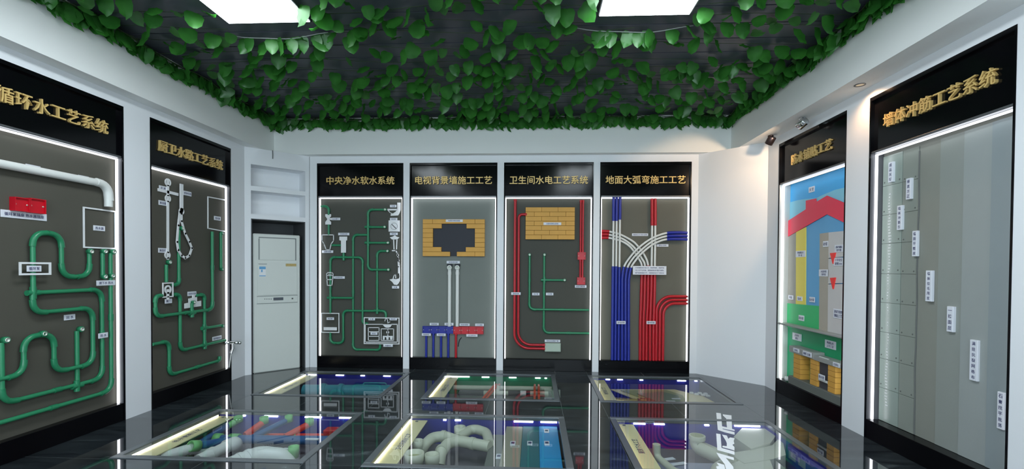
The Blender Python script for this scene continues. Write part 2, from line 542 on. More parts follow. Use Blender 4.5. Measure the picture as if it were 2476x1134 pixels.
wall('wall_right', 'R', -5.87, -VF, op('R'))
WU0, WU1, WZ0, WZ1 = -3.0, 2.1, .05, 2.85  # opening made for the added shop window
mb = MB()
mb.box(UL - .3, WU0, VF - .2, VF, 0, ZCEIL + .1); mb.box(WU1, UR + .3, VF - .2, VF, 0, ZCEIL + .1)
mb.box(WU0, WU1, VF - .2, VF, WZ1, ZCEIL + .1); mb.box(WU0, WU1, VF - .2, VF, 0, WZ0)
struct('wall_front', mb, 'wall')
mb = MB()
for k in range(5):
    u = WU0 + (WU1 - WU0) * k / 4
    mb.box(u - .025, u + .025, VF - .12, VF - .06, WZ0, WZ1)
mb.box(WU0, WU1, VF - .12, VF - .06, WZ0, WZ0 + .05); mb.box(WU0, WU1, VF - .12, VF - .06, WZ1 - .05, WZ1)
win = struct('added_window', mb, 'lip')  # invented shopfront window, unseen, lets the added fill light in
for k in range(4):
    a, b = WU0 + (WU1 - WU0) * k / 4 + .026, WU0 + (WU1 - WU0) * (k + 1) / 4 - .026
    MB().box(a, b, VF - .093, VF - .087, WZ0 + .051, WZ1 - .051).build('glass_pane', 'glass', win)
# diagonal corner walls
mb = MB(); mb.prism([(2.188, VB), (2.806, 5.87), (3.1, 5.87), (3.1, 6.8), (2.188, 6.8)], 0, ZBEAM); struct('wall_corner', mb, 'wall')

# corner alcove (left): a diagonal front with two shelves above a dark niche
A0, A1 = Vector((-3.752, 5.925, 0)), Vector((-3.170, 6.487, 0))
AD = (A1 - A0).normalized(); AN = Vector((AD.y, -AD.x, 0)); AL = (A1 - A0).length
def AP(s, t, n=0.0): return A0 + AD * s + AN * n + Vector((0, 0, t))
nL, nR = 0.075, AL - 0.055
mb = MB()
mb.box(0, nL, 0, ZBEAM, -0.55, 0, AP)
mb.box(nR, AL, 0, ZBEAM, -0.55, 0, AP)
mb.box(nL, nR, 2.745, ZBEAM, -0.55, 0, AP)
mb.box(nL, nR, 2.04, 2.10, -0.55, 0, AP)
mb.box(nL, nR, 2.405, 2.465, -0.55, 0, AP)
mb.box(nL, nR, 2.04, ZBEAM, -0.30, -0.26, AP)
alc = struct('wall_alcove', mb, 'wall')
mb = MB()
mb.box(nL, nR, 0, 2.04, -0.52, -0.50, AP); mb.box(nL, nL + .012, 0, 2.04, -0.5, -0.004, AP); mb.box(nR - .012, nR, 0, 2.04, -0.5, -0.004, AP)
mb.box(nL, nR, 2.028, 2.04, -0.5, -0.004, AP)
mb.build('niche_lining', 'darkniche', alc)

# dropped beam round the ceiling
def beam(name, u0, u1, v0, v1):
    mb = MB(); mb.box(u0, u1, v0, v1, ZBEAM, ZCEIL + .05); struct(name, mb, 'beam')
beam('beam_left', UL - .02, BL_U, VF, BB_V)
beam('beam_right', BR_U, UR + .02, VF, BB_V)
beam('beam_back', UL - .02, UR + .02, BB_V, VB + .02)

# slatted dark ceiling with openings for the light boxes
LIGHTS = [(-2.53, -1.83, 2.45, 3.79), (0.48, 1.20, 2.45, 3.79), (-2.57, -1.86, 1.0, 1.71), (0.48, 1.215, 1.0, 1.71),
          (-2.57, -1.86, -1.2, -0.5), (0.48, 1.215, -1.2, -0.5)]
ZL = ZCEIL - .045
mb = MB()
v = BB_V
slat, gap = 0.262, 0.014
while v > VF:
    v0 = max(v - slat, VF)
    cuts = sorted([(a, b) for a, b, c, d in LIGHTS if v0 < d and v - gap > c])
    cur = BL_U
    for a, b in cuts:
        mb.box(cur, a, v0, v - gap, ZCEIL, ZCEIL + .02); cur = b
        for (a2, b2, c2, d2) in LIGHTS:
            if (a2, b2) == (a, b) and v0 < d2 and v - gap > c2:
                if v0 < c2: mb.box(a, b, v0, c2, ZCEIL, ZCEIL + .02)
                if v - gap > d2: mb.box(a, b, d2, v - gap, ZCEIL, ZCEIL + .02)
    mb.box(cur, BR_U, v0, v - gap, ZCEIL, ZCEIL + .02)
    v -= slat
mb.box(UL, UR, VF, VB, ZCEIL + .12, ZCEIL + .16)
struct('ceiling', mb, 'ceil')
names = ['dark framed ceiling light box over the front left floor case', 'dark framed ceiling light box over the front right floor case',
         'ceiling light box in the middle row on the left', 'ceiling light box in the middle row on the right',
         'ceiling light box by the front wall on the left', 'ceiling light box by the front wall on the right']
for (a, b, c, d), nm in zip(LIGHTS, names):
    t = thing('ceiling_light', ((a + b) / 2, (c + d) / 2, ZCEIL), nm, 'light', 'square ceiling light boxes')
    mb = MB(); mb.box(a + .012, b - .012, c + .012, d - .012, ZL, ZL + .02); mb.build('diffuser', 'panel_light', t)
    mb = MB()
    for x0, x1, y0, y1 in ((a, b, c, c + .012), (a, b, d - .012, d), (a, a + .012, c, d), (b - .012, b, c, d)):
        mb.box(x0, x1, y0, y1, ZL + .004, ZCEIL + .05)
    mb.build('frame', 'lip', t)

# ================================================================== DISPLAY PANELS
PANEL = {}
def display_panel(key, label, board, header):
    k, s0, s1, d = PAN[key]
    f = FR[k]
    t = thing('display_panel', f.P((s0 + s1) / 2, 0, 0), label, 'display panel', 'black framed display panels on the walls')
    PANEL[key] = t
    e = 0.014
    mb = MB()
    mb.box(s0, s0 + e, 0, HP, -d - .02, 0.003, f.P); mb.box(s1 - e, s1, 0, HP, -d - .02, 0.003, f.P)
    mb.box(s0 + e, s1 - e, HP - .03, HP, -d - .02, 0.003, f.P)
    mb.build('frame', 'black', t)
    hb = MB(); hb.box(s0 + e, s1 - e, 2.41, HP - .03, -d - .02, -0.028, f.P)
    h = hb.build('header_board', 'black', t)
    if header:
        tx = MB(); wtx = 0.122 * len(header) if len(header) < 9 else 1.07
        if key == 'L1': wtx = 0.87
        if key == 'R1': wtx = 0.70
        if key in ('B1', 'L2'): wtx = 0.965
        if key == 'R2': wtx = 0.94
        cw = wtx / len(header)
        add_text(tx, f.P, header, (s0 + s1) / 2 + (.035 if key == 'L1' else 0), 2.625, wtx, cw * .95, -0.028, 0.020, 0.007, 1.0, exact=True)
        tx.build('lettering', 'gold', h)
    lp = MB(); lp.box(s0 + e, s1 - e, 2.392, 2.41, -d - .02, -0.004, f.P, b=.004); lp.build('lip', 'lip', t)
    pl = MB(); pl.box(s0 + e, s1 - e, 0, 0.158, -d - .02, -0.002, f.P, b=.003); pl.build('plinth', 'plinth', t)
    bb = MB(); bb.box(s0 + e, s1 - e, 0.158, 2.392, -d - .02, -d, f.P); bb.build('back_board', board, t)
    jm = 'jamb_white' if key == 'R1' else 'jamb'
    for a in (s0 + e, s1 - e - .003):
        j = MB(); j.box(a, a + .003, 0.158, 2.392, -d, -0.004, f.P); j.build('jamb', jm, t)
    for a, b_, z0, z1 in ((s0 + .019, s0 + .031, .16, 2.385), (s1 - .031, s1 - .019, .16, 2.385), (s0 + .019, s1 - .019, 2.375, 2.386)):
        l = MB(); l.box(a, b_, z0, z1, -0.052, -0.036, f.P); l.build('led_strip', 'led', t)
    return t

display_panel('L1', 'large dark left wall panel with looping green pipes, cut by the photo edge', 'board_olive', '循环水工艺系统')
display_panel('L2', 'dark left wall panel with white shower cutouts, next to the air conditioner corner', 'board_olive', '厨卫水路工艺系统')
display_panel('B1', 'back wall panel beside the air conditioner, green pipes joining white bathroom cutouts', 'board_dark', '中央净水软水系统')
display_panel('B2', 'pale cement grey back wall panel with the stepped brick opening', 'board_grey', '电视背景墙施工工艺')
display_panel('B3', 'back wall panel with a solid yellow brick block and red and green pipes', 'board_dark', '卫生间水电工艺系统')
display_panel('B4', 'back wall panel of sweeping blue, white and red conduits beside the blank corner wall', 'board_mid', '地面大弧弯施工工艺')
display_panel('R1', 'right wall panel with a painted red house roof above a small yellow brick counter', 'sky', '防水铺贴工艺')
display_panel('R2', 'tall right wall panel of plain grey plaster strips with upright name tags', 'plaster2', '墙体冲筋工艺系统')

def nplane(key): return -PAN[key][3]

def name_tag(key, x0, x1, yc, text, h=0.042, n=None, lines=1, raised=0.006, tilt_y=None, vertical=False):
    """small printed plate fixed to a panel; x0, x1 its ends in the photo, yc the height of its middle"""
    k = PAN[key][0]; f = FR[k]
    nb = nplane(key) if n is None else n
    xc = (x0 + x1) / 2
    s, t = f.px(xc, yc, nb)
    w_ = abs(f.px(x1, yc, nb)[0] - f.px(x0, yc, nb)[0])
    mb = MB(); mb.box(s - w_ / 2, s + w_ / 2, t - h / 2, t + h / 2, nb, nb + raised, f.P, b=.0015)
    o = mb.build('name_tag', 'tag', PANEL[key])
    if text:
        tm = MB()
        rows = text if isinstance(text, list) else [text]
        lh = h / (len(rows) + .4)
        for i, r_ in enumerate(rows):
            add_text(tm, f.P, r_, s, t + (len(rows) / 2 - i - .5) * lh, w_ * .86, lh * .78, nb + raised, 0.0006, 0.012)
        tm.build('lettering', 'ink', o)
    return o

def snap(st):
    out = [st[0]]
    for (s, t) in st[1:]:
        a, b = out[-1]
        if abs(s - a) < abs(t - b): s = a
        else: t = b
        out.append((s, t))
    return out

def socket(f, parent, s, t, n, r=0.024, m='greenfit', depth=0.03):
    c = f.P(s, t, n - .01); ax = f.N()
    mb = MB(); mb.lathe([(0, 0), (r, 0), (r, depth), (r * .92, depth + .004), (r * .62, depth + .004), (r * .6, depth - .006)], c, ax, 20)
    o = mb.build('outlet', m, parent)
    mi = MB(); mi.lathe([(r * .68, depth - .006), (r * .68, depth + .007), (r * .45, depth + .007), (r * .42, depth - .01), (0, depth - .01)], c, ax, 20)
    mi.build('insert', 'brassy', o)
    return o

def pipe_net(key, label, paths, r=0.016, bend=0.06, n=0.03, sockets=(), mpipe='green', mfit='greenfit', name='water_pipe', cat='pipe', group=None, fit=1.28, snapit=True, tees=(), sock_r=0.024):
    """paths: lists of photo pixels at the pipe's corners on this panel"""
    f = FR[PAN[key][0]]
    nb = nplane(key) + n
    first = f.px(*paths[0][0], nb)
    t = thing(name, f.P(first[0], first[1], nb), label, cat, group)
    for p in paths:
        st = [f.px(x, y, nb) for x, y in p]
        if snapit: st = snap(st)
        pts, arcs = fillet([f.P(s, z, nb) for s, z in st], bend)
        mb = MB(); mb.tube(pts, r, 12); mb.build('pipe', mpipe, t)
        if fit > 1:
            for a, b in arcs:
                seg = pts[a:b]
                d0 = (seg[0] - seg[1]).normalized(); d1 = (seg[-1] - seg[-2]).normalized()
                mb = MB(); mb.tube([seg[0] + d0 * .022] + seg + [seg[-1] + d1 * .022], r * fit, 12); mb.build('elbow', mfit, t)
            for a, b in zip(pts[:-1], pts[1:]):
                if (b - a).length > 0.55:
                    c = a + (b - a) * .5; d = (b - a).normalized() * .028
                    mb = MB(); mb.tube([c - d, c + d], r * fit, 12); mb.build('coupling', mfit, t)
    for x, y in tees:
        s, z = f.px(x, y, nb)
        mb = MB(); mb.tube([f.P(s - .045, z, nb), f.P(s + .045, z, nb)], r * 1.3, 12); mb.tube([f.P(s, z - .045, nb), f.P(s, z + .045, nb)], r * 1.3, 12)
        mb.build('tee', mfit, t)
    for x, y in sockets:
        s, z = f.px(x, y, nb)
        socket(f, t, s, z, nb, sock_r, mfit)
    return t

def outline(key, label, name, cat, px_poly=None, rect=None, wid=0.012, n=0.004, m='white', thick=0.008, extra=(), rects=(), discs=(), rings=(), lines=(), polys=(), group=None, lim=None):
    """flat white cut-outs fixed to the board, each drawn from photo pixels"""
    k = PAN[key][0]; f = FR[k]; nb = nplane(key) + n
    allp = []
    mb = MB()
    L_ = list(lines)
    if rect:
        x0, y0, x1, y1 = rect
        a = f.px(x0, (y0 + y1) / 2, nb)[0]; b = f.px(x1, (y0 + y1) / 2, nb)[0]
        xm = (x0 + x1) / 2
        zt, zb = f.px(xm, y0, nb)[1], f.px(xm, y1, nb)[1]
        for (s0, s1, z0, z1) in ((a, b, zt - wid, zt), (a, b, zb, zb + wid), (a, a + wid, zb + wid, zt - wid), (b - wid, b, zb + wid, zt - wid)):
            mb.box(s0, s1, z0, z1, nb, nb + thick, f.P)
        allp.append(((a + b) / 2, zb))
    for (x0, y0, x1, y1) in rects:
        xm, ym = (x0 + x1) / 2, (y0 + y1) / 2
        a = f.px(x0, ym, nb)[0]; b = f.px(x1, ym, nb)[0]
        zt, zb = f.px(xm, y0, nb)[1], f.px(xm, y1, nb)[1]
        mb.box(a, b, zb, zt, nb, nb + thick, f.P); allp.append(((a + b) / 2, zb))
    for poly in polys:
        q = [f.px(x, y, nb) for x, y in poly]
        if lim: q = [(min(max(a, lim[0]), lim[1]), b) for a, b in q]
        mb.prism(q, nb, nb + thick, f.P); allp.append(q[0])
    for (ln, wd) in L_:
        q = [Vector((*f.px(x, y, nb), 0)) for x, y in ln]
        for a, b in zip(q[:-1], q[1:]):
            d = (b - a)
            if d.length < 1e-5: continue
            d.normalize(); p = Vector((-d.y, d.x, 0)) * wd / 2; e = d * wd * .4
            mb.prism([((a - e - p).x, (a - e - p).y), ((b + e - p).x, (b + e - p).y), ((b + e + p).x, (b + e + p).y), ((a - e + p).x, (a - e + p).y)], nb, nb + thick, f.P)
        allp.append((q[0].x, q[0].y))
    for (x, y, ro, ri) in rings:
        s, z = f.px(x, y, nb)
        N_ = 24
        for i in range(N_):
            a, b = 2 * pi * i / N_, 2 * pi * (i + 1) / N_
            mb.prism([(s + ri * cos(a), z + ri * sin(a)), (s + ro * cos(a), z + ro * sin(a)), (s + ro * cos(b), z + ro * sin(b)), (s + ri * cos(b), z + ri * sin(b))], nb, nb + thick, f.P)
        allp.append((s, z - ro))
    for (x, y, r_) in discs:
        s, z = f.px(x, y, nb)
        mb.prism([(s + r_ * cos(2 * pi * i / 24), z + r_ * sin(2 * pi * i / 24)) for i in range(24)], nb, nb + thick, f.P); allp.append((s, z))
    o = mb.build(name, m)
    return tag(o, label, cat, group)

# ================================================================== PANEL L1: circulating water
G_TAGS = None
def boxes(key, quads, name, labels, cat, m, group=None, depth=0.03, n=0.0):
    """junction boxes: a shallow tray with a rim, a recessed face and two lugs"""
    f = FR[PAN[key][0]]; nb = nplane(key) + n
    for (x0, y0, x1, y1), lb in zip(quads, labels):
        xm, ym = (x0 + x1) / 2, (y0 + y1) / 2
        a, b = f.px(x0, ym, nb)[0], f.px(x1, ym, nb)[0]
        zt, zb = f.px(xm, y0, nb)[1], f.px(xm, y1, nb)[1]
        t = thing(name, f.P((a + b) / 2, zb, nb), lb, cat, group)
        g = 0.001
        a += g; b -= g
        mb = MB()
        rim = 0.006
        mb.box(a, b, zb, zt, nb, nb + depth * .7, f.P)
        for s0, s1, z0, z1 in ((a, b, zt - rim, zt), (a, b, zb, zb + rim), (a, a + rim, zb + rim, zt - rim), (b - rim, b, zb + rim, zt - rim)):
            mb.box(s0, s1, z0, z1, nb + depth * .7, nb + depth, f.P)
        mb.build('case', m, t)
        for q in (.12, .88):
            mb = MB(); mb.lathe([(0, 0), (.006, 0), (.006, .004), (0, .004)], f.P(a + (b - a) * q, (zt + zb) / 2, nb + depth * .7), f.N(), 12)
            mb.build('screw', 'brassy', t)

f = FR['L']
# white vent pipe
nb = nplane('L1') + .042
st = snap([f.px(-60, 384, nb), f.px(262, 462, nb), f.px(262, 500, nb)])
st = [(2.95, st[1][1]), st[1], (st[2][0], f.px(263, 500, nb)[1])]
t = thing('vent_pipe', f.P(st[1][0], st[2][1], nb), 'thick white vent pipe along the top of the panel with red boxes', 'pipe')
pts, arcs = fillet([f.P(s, z, nb) for s, z in st], .09)
mb = MB(); mb.tube(pts, .031, 20); mb.build('pipe', 'pvc', t)
a, b = arcs[0]
mb = MB(); sg = pts[a:b]; mb.tube([sg[0] + (sg[0] - sg[1]).normalized() * .03] + sg + [sg[-1] + (sg[-1] - sg[-2]).normalized() * .05], .035, 20); mb.build('elbow', 'pvc', t)
boxes('L1', [(22, 478, 60, 511), (60, 481, 99, 516)], 'junction_box',
      ['red junction box on the left panel, the nearer of the pair', 'red junction box on the left panel, the farther of the pair'], 'junction box', 'redbox', 'red boxes under the vent pipe', .045)
name_tag('L1', 3, 114, 521, '循环泵插座 热水器插座', .055)
name_tag('L1', 61, 97, 406.5, '排气管', .045)
name_tag('L1', 188, 214, 431.5, '烟 管', .045)
outline('L1', 'white outlined square with a tag inside, below the end of the thick white vent pipe', 'heater_outline', 'outline', rect=(200, 505, 279, 601), wid=.012)
name_tag('L1', 225, 253, 552, '热水器', .045)
outline('L1', 'small white outlined rectangle across the upright green pipe of the left panel', 'pump_outline', 'outline', rect=(45, 634, 122, 665), wid=.014, n=.048)
mb = MB()
name_tag('L1', 64, 99, 649.5, '循环泵', .045, n=nplane('L1') + .05)
name_tag('L1', 154, 181, 767, '回 水', .045, n=nplane('L1') + .0)
name_tag('L1', 237, 260, 811, '热 水', .045, n=nplane('L1') + .045)
name_tag('L1', 233, 278, 684, '接下水 热水', .045, n=nplane('L1') + .045)
R1 = .0165
pipe_net('L1', 'green pipe looping over in an upside-down U down to a socket under the outlined square',
         [[(216, 612), (213, 668), (149, 668), (143, 566), (79, 566), (79, 708)]], R1, .085, sockets=[(216, 608)])
pipe_net('L1', 'green pipe winding right, down and back left below the small outlined rectangle',
         [[(79, 705), (80, 757), (224, 748), (223, 880), (131, 885), (131, 806), (57, 810), (57, 905), (-20, 925)]], R1, .085, sockets=[(102, 807)])
pipe_net('L1', 'green pipe running right, down and back to the socket at the photo edge',
         [[(80, 708), (246, 705), (246, 915), (5, 975), (6, 828)]], R1, .085, tees=[(80, 708), (186, 933)], sockets=[(11, 822)], n=.022)
pipe_net('L1', 'short upright green riser ending in a socket, behind the winding green pipe', [[(187, 930), (187, 800)]], R1, .05, n=.012, sockets=[(193, 796)])
pipe_net('L1', 'short green drop pipe between two sockets under the outlined square', [[(248, 612), (248, 668)]], R1, .05, sockets=[(250, 608), (250, 669)])
pipe_net('L1', 'longest green pipe, down the panel edge by the light strip and along its bottom', [[(267, 612), (267, 945), (-20, 1034)]], R1, .085, sockets=[(271, 609), (268, 667)])

# ================================================================== PANEL L2: kitchen and bathroom water
outline('L2', 'white shower column cutout with a crossbar and rings, at the left of its panel', 'shower_column_cutout', 'cutout',
        lines=[([(405, 437), (405, 625)], .028), ([(383, 459), (428, 470)], .030)], rings=[(405, 441, .040, .028), (405, 480, .038, .026), (404, 617, .038, .024)])
outline('L2', 'white hand shower cutout with its hose looping down in a drop shape', 'hand_shower_cutout', 'cutout',
        lines=[([(438, 449), (438, 508)], .045), ([(434, 512), (430, 545), (427, 585), (430, 605), (438, 618), (447, 624), (457, 618), (463, 600), (457, 585), (447, 565), (438, 535), (438, 512)], .024)], discs=[(438, 511, .036)], n=.03)
outline('L2', 'white outlined rectangle with a tag, by the light strip of the shower panel', 'heater_outline', 'outline',
        lines=[([(545, 484), (502, 476), (502, 552), (545, 560)], .012)])
outline('L2', 'small white outlined box with a round mixer handle on the shower panel', 'mixer_outline', 'outline', rect=(392, 683, 418, 719), wid=.012, n=.03,
        rings=[(405, 700, .045, .028)], lines=[([(405, 702), (405, 722)], .03)])
outline('L2', 'white tap cutout with a wide flat base under the middle of the shower panel', 'tap_cutout', 'cutout', n=.012,
        polys=[[(445, 734), (455, 732), (455, 722), (464, 720), (464, 714), (470, 713), (470, 719), (475, 718), (475, 729), (485, 727), (485, 740), (445, 746)]])
for a in ((384, 402, 455.5, '花 洒'), (443, 462, 468, '手持花洒'), (383, 402, 491, '淋浴器'), (382, 402, 605.5, '淋浴柱'), (517, 533, 528, '热水器'), (398, 415, 728, '阀 门'), (453, 474, 710, '水龙头开关'), (513, 535, 817.5, '洗衣机龙头')):
    name_tag('L2', *a, h=.048, n=nplane('L2') + (.018 if a[0] == 398 else 0))
R2 = .0165
pipe_net('L2', 'green pipe dropping from the hand shower to the small outlined mixer box', [[(432, 556), (432, 688), (416, 690)]], R2, .05, n=.014, sockets=[(438, 552)])
pipe_net('L2', 'short green pipe from the shower column foot to the mixer box', [[(402, 640), (402, 682)]], R2, .05, n=.014, sockets=[(407, 634)])
pipe_net('L2', 'green pipe from the outlined heater down, left and up to the mixer box',
         [[(513, 560), (513, 748), (376, 770), (376, 716), (392, 714)]], R2, .07, n=.03, tees=[(464, 757)])
pipe_net('L2', 'short green stub rising to the white tap cutout', [[(464, 755), (464, 733)]], R2, .05, n=.03, sockets=[(466, 731)], sock_r=.02)
pipe_net('L2', 'thin green drop pipe right beside the light strip of the shower panel', [[(534, 562), (534, 648)]], R2, .05, n=.014, sockets=[(535, 651), (535, 564)], sock_r=.02)
pipe_net('L2', 'green pipe from the mixer box down and right to the chrome tap',
         [[(418, 713), (435, 711), (435, 848), (495, 835), (548, 828)]], R2, .07, n=.016, tees=[(495, 834)])
pipe_net('L2', 'upright green pipe right of the tap cutout with one side branch', [[(476, 714), (494, 710), (494, 832)], [(495, 794), (534, 789)]], R2, .04, n=.014, tees=[(494, 793)], sockets=[(537, 788)], sock_r=.02)
pipe_net('L2', 'lowest green pipe of the shower panel, stepping down and rising to its right end', [[(368, 833), (409, 828), (413, 906), (531, 872), (536, 860)]], R2, .07, n=.02)
# chrome washing-machine tap
s, z = f.px(548, 828, nplane('L2') + .02)
t = thing('washing_machine_tap', f.P(s, z - .22, nplane('L2')), 'chrome tap with a hanging handle at the right edge of the shower panel', 'tap')
n0 = nplane('L2') + .016
mb = MB(); mb.lathe([(0, 0), (.034, 0), (.030, .012), (.02, .014), (.018, .10), (.02, .102), (.02, .15), (0, .15)], f.P(s, z, n0), f.N(), 18); mb.build('body', 'chrome', t)
mb = MB(); mb.tube([f.P(s, z, n0 + .08), f.P(s, z - .07, n0 + .085), f.P(s - .01, z - .13, n0 + .07)], [.014, .013, .017], 14); mb.build('spout', 'chrome', t)
mb = MB(); mb.lathe([(0, 0), (.014, 0), (.022, .01), (.022, .03), (.012, .04), (0, .04)], f.P(s, z, n0 + .15), f.N(), 16); mb.build('knob', 'chrome', t)
mb = MB(); mb.tube([f.P(s - .012, z - .13, n0 + .07), f.P(s - .02, z - .30, n0 + .05)], .006, 10); mb.build('outlet_tube', 'pvc', t)

# ================================================================== PANEL B1: central water purification
R3 = .0148
pn = lambda *a, **k: pipe_net('B1', *a, **{**dict(r=R3, bend=.06, n=.03, sock_r=.021), **k})
pn('short green elbow pipe at the top left of its panel', [[(776, 499), (795, 499), (795, 520)]], bend=.09)
pn('green pipe between the white valve and the tapered outline', [[(795, 543), (795, 568)]])
pn('short level green pipe joining the tapered outline to the filter cutout', [[(803, 593), (826, 593)]], n=.014)
pn('green pipe arching under the filter cutout and down both sides', [[(799, 757), (799, 622), (877, 622), (877, 782), (890, 782)], [(831, 611), (831, 622)], [(799, 720), (854, 720)]], tees=[(831, 622), (799, 720)], n=.03)
pn('long upright green pipe in the panel middle, turning right below the sink cutout', [[(889, 568), (854, 568), (854, 845), (919, 845), (919, 832)]], n=.016)
pn('upright green riser with branches to three sockets by the toilet, washer and basin cutouts',
   [[(929, 507), (890, 507), (890, 652), (937, 652)], [(890, 549), (929, 549)], [(890, 587), (936, 587)]], tees=[(890, 549), (890, 587)], sockets=[(932, 507), (931, 549), (939, 587), (940, 652)], n=.03)
pn('green pipe from the shower socket down to the level pipe above the sink', [[(935, 607), (912, 607), (912, 750)]], sockets=[(938, 607)], n=.016)
pn('green pipe from under the outlined box, up and across to the sink cutout', [[(799, 804), (799, 829), (830, 829), (830, 751), (933, 751), (933, 768)]], tees=[(912, 751)], n=.03)
oc = lambda lb, nm, **k: outline('B1', lb, nm, 'cutout', **k)
oc('white bow-tie valve cutout at the upper left', 'valve_cutout', n=.03, polys=[[(787, 518), (801, 518), (801, 524), (787, 524)], [(788, 524), (800, 524), (796, 530), (800, 536), (788, 536), (792, 530)], [(787, 536), (801, 536), (801, 543), (787, 543)], [(796, 528), (803, 527), (803, 532), (796, 531)]])
oc('white outlined tapering filter vessel', 'prefilter_outline', n=.03, lines=[([(779, 568), (807, 568), (807, 582), (801, 590), (798, 604), (789, 604), (784, 590), (779, 582), (779, 568)], .012)])
oc('solid white filter cylinder cutout with a wider head', 'filter_cutout', n=.02, polys=[[(821, 572), (840, 572), (840, 581), (837, 582), (837, 611), (825, 611), (825, 582), (821, 581)]])
oc('white outlined cup-shaped purifier on the left green pipe', 'purifier_outline', n=.05,
   lines=[([(790, 662), (793, 659), (803, 659), (806, 662), (803, 690), (792, 690), (790, 662)], .011), ([(791, 666), (805, 666)], .01), ([(791, 676), (805, 676)], .012), ([(794, 663), (802, 663)], .008)])
oc('white outlined square box with a bar inside, lower left', 'water_softener_outline', n=.03, rect=(777, 756.5, 821, 804.5), wid=.012, rects=[(783, 791, 815, 798.5)])
oc('white toilet cutout at the top right', 'toilet_cutout', n=.004,
   polys=[[(961, 490), (969, 490), (969, 508), (966, 516), (963, 521), (945, 522), (945, 518), (951, 516), (957, 512), (961, 505)], [(937, 505), (961, 505), (961, 509), (937, 509)]],
   lines=[([(939, 509), (943, 514), (949, 517)], .010)])
oc('white square washing machine cutout', 'washing_machine_cutout', rects=[(940, 533, 967, 560)])
f = FR['B']
wm = bpy.data.objects['washing_machine_cutout']
o = outline('B1', None, 'drum_ring', None, lines=[([(953 + 8 * cos(a), 547 + 8 * sin(a)) for a in [i * pi / 10 for i in range(21)]], .004), ([(948, 543), (957, 552)], .012)], n=.0125, m='jamb', thick=.002)
o.parent = wm
oc('white pedestal basin cutout with a flared bowl', 'basin_cutout', polys=[[(943, 574), (950, 572), (955, 569), (959, 572), (966, 574), (961, 579), (948, 579)]], lines=[([(952, 579), (953, 602)], .014), ([(960, 579), (959, 602)], .014)])
oc('white hand shower cutout with a long thin hose beside the light strip', 'shower_cutout', lines=[([(949, 606), (957, 606), (961, 612), (963, 626), (964, 645), (964, 660)], .016), ([(962, 622), (966, 640), (967, 668), (966, 680)], .012)], discs=[(962, 617, .016), (964, 630, .014)])
oc('white bidet cutout below the hose', 'bidet_cutout', polys=[[(942, 676), (950, 674), (958, 675), (966, 673), (965, 684), (960, 689), (953, 688), (949, 682)]], lines=[([(951, 673), (953, 666), (957, 664), (957, 672)], .012)])
oc('white outlined kitchen sink cabinet with a tap, lower right of its panel', 'kitchen_sink_cutout', n=.05, rect=(880, 767.5, 966, 832), wid=.012,
   lines=[([(883, 784), (925, 784)], .01), ([(947, 784), (961, 784), (961, 827), (883.5, 827), (883.5, 784)], .012), ([(891, 792), (917, 792), (917, 823), (891, 823), (891, 792)], .01), ([(891, 802), (917, 802)], .01), ([(891, 813), (917, 813)], .01),
          ([(922, 795), (952, 795), (952, 823), (922, 823), (922, 795)], .01), ([(931, 776), (932, 771), (937, 771), (938, 780)], .01), ([(938, 781), (943, 778)], .008), ([(938, 792), (938, 812)], .012)],
   polys=[[(925, 784), (949, 784), (944, 791), (938, 793), (931, 791)], [(926, 812), (950, 812), (949, 821), (944, 821), (943, 815), (940, 815), (940, 821), (935, 821), (934, 815), (931, 815), (930, 821), (926, 821)], [(934, 803), (938, 798), (942, 803), (938, 809)]])
for a in ((801, 823, 529.5, '止水阀门'), (779, 806, 608.5, '前置过滤器'), (818, 845, 566, '中央净水机'), (806, 834, 671, '中央软水机'), (790, 808, 770.5, '热水器'), (943, 959, 498.5, '马 桶'), (943, 961, 530, '洗衣机'), (943, 962, 565.5, '洗手盆'), (948, 965, 694.5, '马 桶'), (891, 907, 771.5, '水 槽'), (942, 960, 771.5, '净水机'), (896, 913, 806.5, '碗 柜'), (927, 950, 835.5, '末端净水')):
    name_tag('B1', *a, h=.036, n=nplane('B1') + (.06 if a[2] in (771.5, 806.5, 835.5, 770.5) else .014))

# ================================================================== PANEL B2: television wall
def brick_rows(key, x0, y0, x1, y1, nrow, cutrows, joints, depth=.03, gap=.0032):
    nb = nplane(key)
    s0, s1 = f.px(x0, (y0 + y1) / 2, nb)[0], f.px(x1, (y0 + y1) / 2, nb)[0]
    zt, zb = f.px((x0 + x1) / 2, y0, nb)[1], f.px((x0 + x1) / 2, y1, nb)[1]
    X = lambda x: s0 + (s1 - s0) * (x - x0) / (x1 - x0)
    mb, bk = MB(), MB()
    h = (zt - zb) / nrow
    for i in range(nrow):
        ta, tb = zt - i * h - gap / 2, zt - (i + 1) * h + gap / 2
        spans = [(x0, x1)]
        if cutrows.get(i): spans = [(x0, cutrows[i][0]), (cutrows[i][1], x1)]
        for a, b in spans:
            js = [a] + [j for j in joints[i % len(joints)] if a + 2 < j < b - 2] + [b]
            bk.box(X(a) + .002, X(b) - .002, tb - gap / 2, ta + gap / 2, nb, nb + depth - .006, f.P)
            for p, q in zip(js[:-1], js[1:]):
                mb.box(X(p) + (gap / 2 if p != a else 0), X(q) - (gap / 2 if q != b else 0), tb, ta, nb, nb + depth, f.P, b=.002)
    return mb, bk, s0, s1, zt, zb, nb
jt = [[1047, 1149], [], [], [], [], [], [], [1149]]
cut = {0: None, 1: (1069, 1129), 2: (1048, 1149), 3: (1048, 1149), 4: (1048, 1149), 5: (1048, 1149), 6: (1068.5, 1127.5), 7: (1089.5, 1106)}
mb, bk, s0, s1, zt, zb, nb = brick_rows('B2', 1023.6, 530.5, 1172.4, 620, 8, cut, jt, .035)
t = thing('brick_surround', f.P((s0 + s1) / 2, zb, nb), 'yellow brick surround with a stepped dark opening on the pale grey panel', 'brickwork')
mb.build('bricks', 'brick', t); bk.build('mortar', 'brickgap', t)
